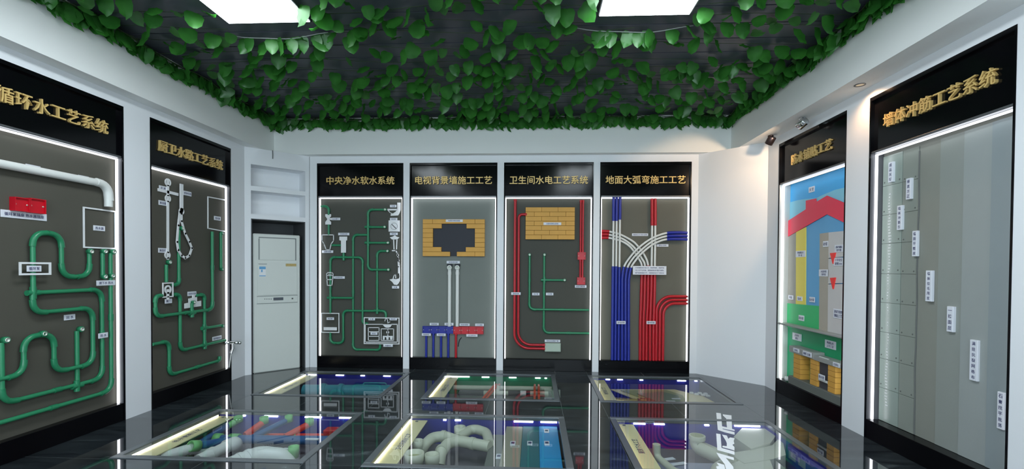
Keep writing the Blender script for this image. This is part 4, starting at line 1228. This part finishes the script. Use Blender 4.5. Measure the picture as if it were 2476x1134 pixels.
case('FR', 'glass floor case at the front right with cream drain pipes and pale blocks', 'pit_blue', 'pit_blue', dashes=((.12, .20), (.26, .33), (.60, .63), (.80, .97)), sign='厨房下水工艺')

def tube_thing(name, label, cat, parts, loc=None, group=None):
    """parts: (part name, material, points, radius, bend)"""
    p0 = Vector(parts[0][2][0]) if loc is None else Vector(loc)
    t = thing(name, p0, label, cat, group)
    for nm, m_, pts, r, bend in parts:
        pp = fillet(pts, bend, 9)[0] if bend and len(pts) > 2 else [Vector(p) for p in pts]
        MB().tube(pp, r, 18).build(nm, m_, t)
    return t
def cup(name, label, cat, p, r, h, m_, group=None, axis=(0, 0, 1), inner='pit_dark'):
    t = thing(name, p, label, cat, group)
    MB().lathe([(0, 0), (r * .92, 0), (r * .92, h * .45), (r, h * .5), (r, h), (r * .86, h), (r * .86, h * .25), (0, h * .25)], p, axis, 28).build('socket', m_, t)
    return t
# back left: teal pipe
t = tube_thing('teal_pipe', 'thick teal pipe lying across the back left floor case', 'pipe', [('pipe', 'teal', [(-2.88, 5.74, -.13), (-1.74, 5.80, -.13)], .072, 0)])
for u in (-2.66, -2.44):
    MB().lathe([(.072, 0), (.088, .006), (.090, .03), (.084, .055), (.072, .06)], (u, 5.752, -.13), (1, .05, 0), 24).build('collar', 'teal', t)
o = MB().tube(fillet([(-2.2, 5.95, -.20), (-2.2, 5.95, -.075), (-1.9, 5.96, -.075), (-1.9, 5.96, -.20)], .03)[0], .010, 10).build('pipe_hanger', 'teal'); tag(o, 'thin teal bracket loop behind the thick teal pipe', 'bracket')
# back middle
tube_thing('cream_pipe', 'long cream pipe along the back of the green lined floor case', 'pipe', [('pipe', 'cream', [(-1.02, 5.90, -.10), (.22, 5.92, -.10)], .030, 0)])
tube_thing('cream_pipe', 'short cream pipe with a raised stub crossing the red tube pair nearer the middle', 'pipe', [('pipe', 'cream', [(-.62, 5.74, -.12), (-.32, 5.75, -.12)], .030, 0), ('stub', 'cream', [(-.46, 5.74, -.12), (-.44, 5.80, -.05)], .026, 0)])
t = tube_thing('cream_pipe', 'cream pipe with a black joint under the right red tube pair', 'pipe', [('pipe', 'cream', [(-.05, 5.75, -.12), (.17, 5.76, -.12)], .032, 0), ('joint', 'navy', [(-.10, 5.75, -.12), (-.05, 5.75, -.12)], .034, 0), ('white_sleeve', 'pvc', [(-.17, 5.75, -.12), (-.10, 5.75, -.12)], .036, 0)])
for u, dv, w_ in ((-.545, .06, 'left pair, left tube'), (-.505, .06, 'left pair, right tube'), (.005, 0, 'right pair, left tube'), (.055, 0, 'right pair, right tube')):
    tube_thing('red_tube', 'orange-red tube crossing the cream pipe in the green lined case, %s' % w_, 'tube', [('tube', 'orange', [(u - dv * .8, 5.34, -.085), (u + dv * .6, 5.80, -.055), (u + dv, 6.0, -.075)], .014, .1)], group='red tubes in the green lined floor case')
o = MB().box(-.95, .22, 5.12, 5.62, -.20, -.12, b=.006).build('grey_step', 'slab'); tag(o, 'dull grey step slab at the front of the green lined floor case', 'slab')
o = MB().box(-.98, .22, 5.95, 6.20, -.26, -.19, b=.006).build('grey_ledge', 'pit_mud'); tag(o, 'low grey ledge under the long cream pipe', 'slab')
# back right: fanned sheets
def sheet(label, m_, px, z, th=.008, name='floor_sheet'):
    q = [atz(x, y, z) for x, y in px]
    o = MB().prism([(p.x, p.y) for p in q], z - th, z).build(name, m_)
    return tag(o, label, 'floor sheet', 'fanned floor sheets in the back right case')
sheet('wide cream sheet at the bottom of the fanned stack', 'sheet_cream', [(1475, 941), (1631, 941.5), (1700, 958), (1742, 980), (1600, 980), (1530, 962)], -.135)
sheet('pale olive sheet lying over the cream one', 'sheet_olive', [(1500, 943), (1612, 943), (1650, 955), (1665, 979), (1610, 979), (1560, 965)], -.124)
sheet('grey-green sheet on top of the fanned stack', 'sheet_grey', [(1540, 951), (1600, 947), (1640, 956), (1648, 978), (1612, 978), (1575, 966)], -.114)
sheet('rust coloured sheet at the near edge of the fanned stack', 'sheet_rust', [(1546, 963), (1570, 962), (1606, 979), (1552, 979)], -.105)
t = tube_thing('foil_roll', 'brass coloured foil roll with a dark collar beside the fanned sheets', 'roll', [('roll', 'brassm', [(.92, 5.55, -.14), (1.20, 5.52, -.14)], .045, 0), ('collar', 'pit_dark', [(1.20, 5.52, -.14), (1.225, 5.518, -.14)], .05, 0), ('end_sleeve', 'brassm', [(1.225, 5.518, -.14), (1.30, 5.51, -.14)], .042, 0)])
for i, (x, y) in enumerate(((1672, 948), (1684, 951), (1692, 948.5), (1700, 953), (1712, 955), (1706, 950))):
    p = atz(x, y, -.11)
    o = MB().box(p.x - .022, p.x + .022, p.y - .02, p.y + .02, -.128, -.11, b=.003).build('white_spacer', 'white'); tag(o, 'tiny white spacer block on the right edge of the fanned sheets', 'spacer', 'white spacer blocks on the fanned sheets')
for (x, y, w_) in ((1635, 964, 'nearer the back'), (1622, 970, 'nearer the front')):
    p = atz(x, y, -.112)
    o = MB().box(p.x - .05, p.x + .05, p.y - .02, p.y + .02, -.114, -.110).build('sheet_tag', 'tag'); tag(o, 'little white tag on the grey-green sheet, %s' % w_, 'tag')
# front left: pipes
def A(x, y, z): return atz(x, y, z)
tube_thing('drain_pipe', 'white drain pipe in the lower left corner of the front left case', 'pipe', [('pipe', 'pvc', [(-2.99, 3.46, -.10), (-2.83, 3.76, -.095)], .044, 0), ('collar', 'pvc', [(-2.945, 3.545, -.10), (-2.915, 3.60, -.099)], .050, 0), ('bend', 'pvc', [(-2.845, 3.732, -.095), (-2.80, 3.815, -.10), (-2.80, 3.82, -.22)], .050, .05)])
T = lambda x, y, z: tuple(atz(x, y, z))
tube_thing('drain_pipe', 'white drain pipe with a rounded elbow in the middle front of the front left case', 'pipe', [('pipe', 'pvc', [T(478, 1114, -.08), T(556, 1076, -.075)], .044, 0), ('collar', 'pvc', [T(506, 1100, -.078), T(516, 1095, -.078)], .051, 0), ('bend', 'pvc', [T(545, 1081, -.075), T(566, 1072, -.073), T(572, 1075, -.22)], .056, .05)])
tube_thing('drain_pipe', 'fat white ribbed elbow at the right front of the front left case', 'pipe', [('bend', 'pvc', [(-2.34, 3.44, -.12), (-2.20, 3.66, -.10), (-2.02, 3.70, -.13), (-1.96, 3.66, -.22)], .075, .10), ('rib', 'pvc', [(-2.285, 3.525, -.113), (-2.27, 3.55, -.111)], .082, 0), ('rib', 'pvc', [(-2.25, 3.58, -.108), (-2.235, 3.605, -.106)], .082, 0)])
def ppr(label, m_, pts, r=.030, ends=(), fit='ppr_green'):
    t = tube_thing('supply_pipe', label, 'pipe', [('pipe', m_, pts, r, .05)], group='coloured supply pipes in the front left case')
    for p, d, h in ends:
        MB().lathe([(0, -.01), (r * 1.35, -.01), (r * 1.35, h), (r * 1.05, h), (r * 1.0, h - .03), (0, h - .03)], p, d, 20).build('fitting', fit, t)
    return t
ppr('dark blue pipe along the left side of the front left case', 'ppr_blue', [(-2.90, 3.86, -.14), (-2.92, 4.36, -.10)], .034, [((-2.90, 3.86, -.14), (0, -1, 0), .06)])
ppr('blue pipe crossing the front left case from side to side', 'ppr_blue', [(-2.86, 4.06, -.13), (-1.78, 4.10, -.13)], .038, [((-2.80, 4.06, -.13), (-1, 0, 0), .05), ((-2.70, 4.063, -.13), (1, 0, 0), .07)])
ppr('short blue pipe pointing to the front with a green cap', 'ppr_blue', [(-2.68, 4.05, -.13), (-2.79, 3.76, -.075)], .034, [((-2.79, 3.76, -.075), (-.3, -.9, .3), .06)])
ppr('red pipe rising to a green elbow, left of the two red ones', 'ppr_red', [(-2.66, 4.20, -.14), (-2.59, 4.37, -.075), (-2.585, 4.38, -.06)], .030, [((-2.587, 4.38, -.075), (0, 0, 1), .05)])
ppr('slanting grey-blue pipe rising to a white topped green elbow', 'ppr_blue', [(-2.55, 4.08, -.13), (-2.37, 4.40, -.06)], .026, [((-2.36, 4.41, -.065), (0, 0, 1), .05)])
ppr('red pipe rising to a green elbow, right of the two red ones', 'ppr_red', [(-2.27, 4.18, -.14), (-2.14, 4.36, -.080), (-2.135, 4.37, -.07)], .030, [((-2.137, 4.37, -.08), (0, 0, 1), .05)])
ppr('red pipe lying across behind the blue one with a green joint', 'ppr_red', [(-2.66, 4.24, -.17), (-1.78, 4.26, -.16)], .034, [((-2.28, 4.25, -.166), (1, 0, 0), .08)])
ppr('pale green upright elbow by the lit sign of the front left case', 'ppr_green', [(-2.93, 4.30, -.12), (-2.86, 4.40, -.07)], .030, [((-2.855, 4.40, -.075), (0, 0, 1), .045)])
cup('green_cup', 'bright green open fitting at the right front of the front left case', 'fitting', (-1.96, 3.74, -.14), .042, .09, 'ppr_green')
o = MB().box(-1.93, -1.74, 4.20, 4.30, -.15, -.075, b=.01).build('red_block', 'redbox'); tag(o, 'glossy red block at the right of the front left case', 'block')
for (x, y, z, w_) in ((755, 1060, -.10, 'behind the glass, near the red block'), (702, 1084, -.12, 'beside the green open fitting')):
    p = atz(x, y, z); o = MB().box(p.x - .06, p.x + .06, p.y - .012, p.y + .012, z - .012, z, b=.002).build('white_clip', 'white'); tag(o, 'small white strip in the front left case, %s' % w_, 'clip')
o = MB().box(-2.95, -1.76, 3.36, 3.95, -.268, -.20, b=.004).build('brown_bed', 'pit_mud'); tag(o, 'dull brown-grey bed under the front pipes of the front left case', 'slab')
# front middle: drains and boards
T = lambda x, y, z: tuple(atz(x, y, z))
t = tube_thing('drain_assembly', 'branching cream drain pipes in the front middle floor case', 'pipe', [
    ('pipe', 'cream', [T(1016, 1098, -.20), T(1024, 1079, -.13), T(1046, 1057, -.10), T(1076, 1055, -.095), T(1104, 1065, -.10), T(1184, 1080, -.10)], .047, .09),
    ('branch_pipe', 'cream', [T(1062, 1124, -.20), T(1066, 1094, -.12), T(1082, 1073, -.10), T(1106, 1066, -.10)], .047, .09),
    ('branch_pipe', 'cream', [T(1108, 1060, -.10), T(1142, 1034, -.08), T(1176, 1046, -.085), T(1184, 1074, -.10)], .043, .09),
    ('collar', 'cream', [T(1068, 1055.2, -.096), T(1077, 1055.6, -.095)], .053, 0), ('collar', 'cream', [T(1138, 1071.5, -.10), T(1147, 1073, -.10)], .053, 0), ('collar', 'cream', [T(1066.5, 1092, -.118), T(1069, 1088, -.115)], .053, 0)])
def mouth(label, x, y, z, r, h):
    p = atz(x, y, z)
    o = cup('drain_socket', label, 'socket', (p.x, p.y, z - h), r, h, 'cream')
    MB().lathe([(0, 0), (r * .84, 0)], (p.x, p.y, z - h * .30), (0, 0, 1), 24).build('bore_shade', 'sheet_olive', o)  # olive disc paints the shaded inside of the open socket
mouth('tall cream open socket standing at the back of the drain pipes', 1112, 1031, -.035, .052, .14)
mouth('wide cream open socket at the front beside the sign board', 1001, 1094, -.045, .080, .13)
mouth('cream open socket at the front, right of the wide one', 1045, 1097, -.060, .058, .13)
mouth('dim cream open socket half hidden behind the wide one', 1010, 1064, -.060, .046, .12)
def bd(label, m_, u0, u1, z, v0=3.36, v1=4.43, tg=None, name='coated_board'):
    o = MB().box(u0, u1, v0, v1, ZP + .001, z, b=.003).build(name, m_)
    tag(o, label, 'board', 'stepped coated boards in the front middle case')
    for (uu, vv) in tg or ():
        q = MB().box(uu - .022, uu + .022, vv - .05, vv + .05, z, z + .002).build('name_tag', 'tag', o)
        MB().box(uu - .014, uu + .014, vv - .012, vv + .030, z + .002, z + .0026).build('printed_square', 'ink', q)
    return o
bd('dark grey lowest board of the stepped row, next to the drain pipes', 'slab', -.385, -.262, -.115, v1=4.30, tg=[(-.285, 3.80)])
bd('sandy grey board of the stepped row, its back edge lit', 'board_sand', -.261, -.105, -.080, tg=[(-.18, 4.0)])
bd('dark teal board of the stepped row', 'board_teal', -.104, .045, -.076, tg=[(-.035, 4.0)])
bd('azure board at the right end of the stepped row', 'board_sky', .046, .218, -.072, tg=[(.11, 4.0), (.115, 4.30)])
o = MB()
for i in range(9): o.box(-.78 + i * .03, -.765 + i * .03, 3.385, 3.40, -.20, -.13)
tag(o.build('comb_strip', 'white'), 'white comb-like strip at the front edge of the front middle case', 'strip')
# front right
tube_thing('drain_bend', 'big cream drain pipe curving from an upright mouth in the front right case', 'pipe', [
    ('pipe', 'cream', [(1.44, 4.22, -.05), (1.44, 4.22, -.15), (1.56, 4.02, -.16), (1.78, 3.86, -.15)], .062, .10), ('rim', 'cream', [(1.44, 4.22, -.085), (1.44, 4.22, -.052)], .070, 0)], loc=(1.44, 4.22, -.2))
MB().lathe([(0, 0), (.056, 0)], (1.44, 4.22, -.0495), (0, 0, 1), 24).build('bore_shade', 'sheet_olive', bpy.data.objects['drain_bend'])  # dark inside of the upright mouth, painted as an olive disc
tube_thing('drain_post', 'slim cream pipe post joining a lying pipe at the front of the front right case', 'pipe', [('post', 'cream', [(1.025, 3.98, -.05), (1.025, 3.98, -.16), (1.10, 3.72, -.17), (1.30, 3.60, -.17)], .033, .05)], loc=(1.025, 3.98, -.2))
tube_thing('drain_branch', 'fat cream pipe slanting forward from the big curved one', 'pipe', [('pipe', 'cream', [(1.66, 3.92, -.16), (1.44, 3.68, -.14), (1.30, 3.40, -.13)], .075, .10)])
def block(label, px, z, th, m_='pale_box'):
    q = [atz(x, y, z) for x, y in px]
    mb = MB().prism([(p.x, p.y) for p in q], z - th, z)
    return tag(mb.build('pale_block', m_), label, 'block', 'pale blocks in the front right case')
block('large pale block at the back right of the front right case', [(1774, 1056), (1798, 1031), (1852, 1030), (1880, 1048), (1862, 1072), (1816, 1085)], -.06, .16)
block('pale cream block at the right front, below the large one', [(1760, 1096), (1826, 1086), (1868, 1076), (1890, 1052), (1900, 1100), (1868, 1110), (1800, 1120)], -.075, .15)
block('nearest pale block, cut by the bottom of the photo', [(1740, 1134), (1800, 1108), (1862, 1112), (1876, 1150), (1760, 1170)], -.08, .14)
for (x, y, w_) in ((1613, 1111, 'nearer the back'), (1640, 1122, 'nearer the front')):
    p = atz(x, y, -.16); m_ = Matrix.Rotation(.35, 4, 'Z')
    mb = MB(); mb.box(-.07, .07, -.022, .022, 0, .004, P=lambda a, b, c: p + m_ @ Vector((a, b, c)))
    tag(mb.build('case_tag', 'tag'), 'slanted white tag on the bed of the front right case, %s' % w_, 'tag')
o = MB().box(.95, 1.60, 3.36, 3.90, -.268, -.165, b=.004).build('violet_bed', 'violet'); tag(o, 'dull violet bed at the front of the front right case', 'slab')
o = MB().box(2.10, 2.142, 3.36, 4.0, -.26, -.05, b=.004).build('side_board', 'pit_blue'); tag(o, 'deep blue side board with pale tags at the right of the front right case', 'board')
for i, vv in enumerate((3.92, 3.78)):
    MB().box(2.098, 2.10, vv - .05, vv + .05, -.13, -.07).build('pale_tag', 'violet', o)

# ================================================================== WHITE LETTERING on the floor
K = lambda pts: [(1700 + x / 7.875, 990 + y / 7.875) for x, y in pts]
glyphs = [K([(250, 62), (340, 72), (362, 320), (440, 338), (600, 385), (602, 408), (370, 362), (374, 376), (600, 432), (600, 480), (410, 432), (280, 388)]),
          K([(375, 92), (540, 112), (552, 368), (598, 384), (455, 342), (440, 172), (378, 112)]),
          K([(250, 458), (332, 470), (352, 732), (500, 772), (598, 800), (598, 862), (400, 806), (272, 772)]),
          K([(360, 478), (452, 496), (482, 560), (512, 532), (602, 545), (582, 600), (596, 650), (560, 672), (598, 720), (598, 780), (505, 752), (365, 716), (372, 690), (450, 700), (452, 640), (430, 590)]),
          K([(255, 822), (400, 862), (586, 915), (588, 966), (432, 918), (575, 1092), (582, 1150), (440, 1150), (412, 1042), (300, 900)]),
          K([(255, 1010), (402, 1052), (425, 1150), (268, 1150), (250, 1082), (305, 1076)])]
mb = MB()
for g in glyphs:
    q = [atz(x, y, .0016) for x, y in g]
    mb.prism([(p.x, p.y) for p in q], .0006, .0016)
tag(mb.build('floor_lettering', 'letter_white'), 'row of bold white slanted characters on the floor and glass at the front right', 'lettering')  # flat white shapes traced as letters, laid over floor and case glass

# ================================================================== IVY
rnd = random.Random(11)
OUT = [(.014, .010), (.038, .008), (.052, -.014), (.047, -.040), (.044, -.064), (.020, -.090)]
def leaf_geo(k):
    mid = [(0, 0, 0), (0, -.028, -.004), (0, -.062, -.004), (0, -.112, .010)]
    r_ = [(x * (1 + .1 * k), y, -.012 - .10 * x + (.006 if i in (2, 4) else 0)) for i, (x, y) in enumerate(OUT)]
    vs = mid + r_ + [(-x, y, z) for x, y, z in r_]
    R_, L_ = list(range(4, 10)), list(range(10, 16))
    fs = []
    for S_, fl in ((R_, False), (L_, True)):
        q = [(0, S_[0], S_[1], 1), (1, S_[1], S_[2]), (1, S_[2], S_[3], 2), (2, S_[3], S_[4]), (2, S_[4], S_[5], 3)]
        fs += [tuple(reversed(a)) if fl else a for a in q]
    return [Vector(v_) for v_ in vs], fs
LEAF = [leaf_geo(k) for k in (-.6, 0, .7)]
def add_leaf(mb, p, yaw, tilt, roll, sc):
    vs, fs = rnd.choice(LEAF)
    R_ = Matrix.Rotation(yaw, 3, 'Z') @ Matrix.Rotation(pi / 2 - tilt, 3, 'X') @ Matrix.Rotation(roll, 3, 'Z')
    # leaf lies in its own x-y plane, stalk at the origin, tip along -y: turned to hang down
    mb.add([p + R_ @ (v_ * sc) for v_ in vs], fs, True)
def lit_zone(u, v_):
    return any(a - .02 < u < b + .02 and c - .06 < v_ < d + .22 for a, b, c, d in LIGHTS)
lv, st_ = MB(), MB()
# strands running along the slats and across them
strands = []
vv = BB_V - .06
while vv > 2.2:
    strands.append([(BL_U + .03, vv), (BR_U - .03, vv + rnd.uniform(-.08, .08))]); vv -= rnd.uniform(.19, .25)
for s_ in strands:
    (u0, v0), (u1, v1) = s_
    u = u0; pts = []
    while u < u1:
        k = (u - u0) / (u1 - u0)
        v_ = v0 + (v1 - v0) * k + .05 * sin(u * 2.3 + v0 * 5)
        if not lit_zone(u, v_):
            z = ZCEIL - .010 - .012 * (1 + sin(u * 5 + v0 * 9)) * .5
            pts.append((u, v_, z))
            if rnd.random() < .82:
                p = Vector((u, v_ + rnd.uniform(-.09, .09), z - rnd.uniform(0, .03)))
                if not lit_zone(p.x, p.y):
                    if rnd.random() < .72: add_leaf(lv, p, rnd.gauss(0, .6), rnd.gauss(.15, .25), rnd.gauss(0, .35), rnd.uniform(1.05, 1.5))
                    else: add_leaf(lv, p, rnd.uniform(-pi, pi), rnd.uniform(.7, 1.35), rnd.gauss(0, .4), rnd.uniform(.8, 1.1))
        else:
            if len(pts) > 3: st_.tube(pts, .0022, 5, cap=False)
            pts = []
        u += rnd.uniform(.09, .16)
    if len(pts) > 3: st_.tube(pts, .0022, 5, cap=False)
o = lv.build('ceiling_ivy', 'leaf'); tag(o, 'green ivy leaves spread over the dark slatted ceiling', 'ivy', None, 'stuff')
q = st_.build('ivy_stems', 'vine', o); q['kind'] = 'stuff'
def garland(label, a, b, inward, nrow):
    a, b = Vector(a), Vector(b)
    t = thing('ivy_garland', (a + b) / 2, label, 'ivy garland', 'ivy garlands along the beam')
    L_ = (b - a).length; d = (b - a) / L_
    g_, s2 = MB(), MB()
    inn = Vector(inward)
    face = math.atan2(inn.x, -inn.y)
    for r_ in range(nrow):
        off = .016 + .03 * r_; x = 0; pts = []
        while x < L_:
            z = ZCEIL - .012 - .03 * r_ * .6 - .014 * sin(x * 6 + r_)
            p = a + d * x + inn * (off + rnd.uniform(-.01, .02)); p.z = z
            pts.append(tuple(p))
            for _ in range(1 if rnd.random() < .6 else 2):
                add_leaf(g_, p + Vector((0, 0, -rnd.uniform(0, .035))), face + rnd.gauss(0, .6), rnd.gauss(.12, .2), rnd.gauss(0, .3), rnd.uniform(1.05, 1.4))
            x += rnd.uniform(.075, .13)
        s2.tube(pts, .004, 5, cap=False)
    g_.build('leaves', 'leaf', t); s2.build('stem', 'vine', t)
garland('dense hanging ivy garland along the back beam', (BL_U, BB_V, ZCEIL), (BR_U, BB_V, ZCEIL), (0, -1, 0), 3)
garland('dense hanging ivy garland along the left beam', (BL_U, 1.2, ZCEIL), (BL_U, BB_V, ZCEIL), (1, 0, 0), 3)
garland('dense hanging ivy garland along the right beam', (BR_U, 1.2, ZCEIL), (BR_U, BB_V, ZCEIL), (-1, 0, 0), 3)
for u0, u1, v_, us_, lb in ((-2.72, -1.80, 4.03, (-2.52, -2.31, -2.26, -2.14, -2.05, -1.93, -1.84), 'thin wire strung before the left ceiling light with a few bright ivy leaves'),
                            (.34, 1.30, 4.03, (.52, .62, .64, .86, .93, .97, 1.14, .78), 'thin wire strung before the right ceiling light with a few bright ivy leaves')):
    t = thing('ivy_strand', ((u0 + u1) / 2, v_, ZCEIL), lb, 'ivy strand')
    pts = [(u0 + (u1 - u0) * k / 12, v_ + .01 * sin(k), ZCEIL - .008 - .045 * sin(pi * k / 12)) for k in range(13)]
    MB().tube(pts, .004, 6).build('wire', 'wire', t)
    g_ = MB()
    for u in us_:
        k = (u - u0) / (u1 - u0)
        add_leaf(g_, Vector((u, v_, ZCEIL - .012 - .045 * sin(pi * k))), rnd.gauss(0, .3), rnd.gauss(-.2, .15), rnd.gauss(0, .2), rnd.uniform(1.1, 1.3))
    g_.build('leaves', 'leaf', t)
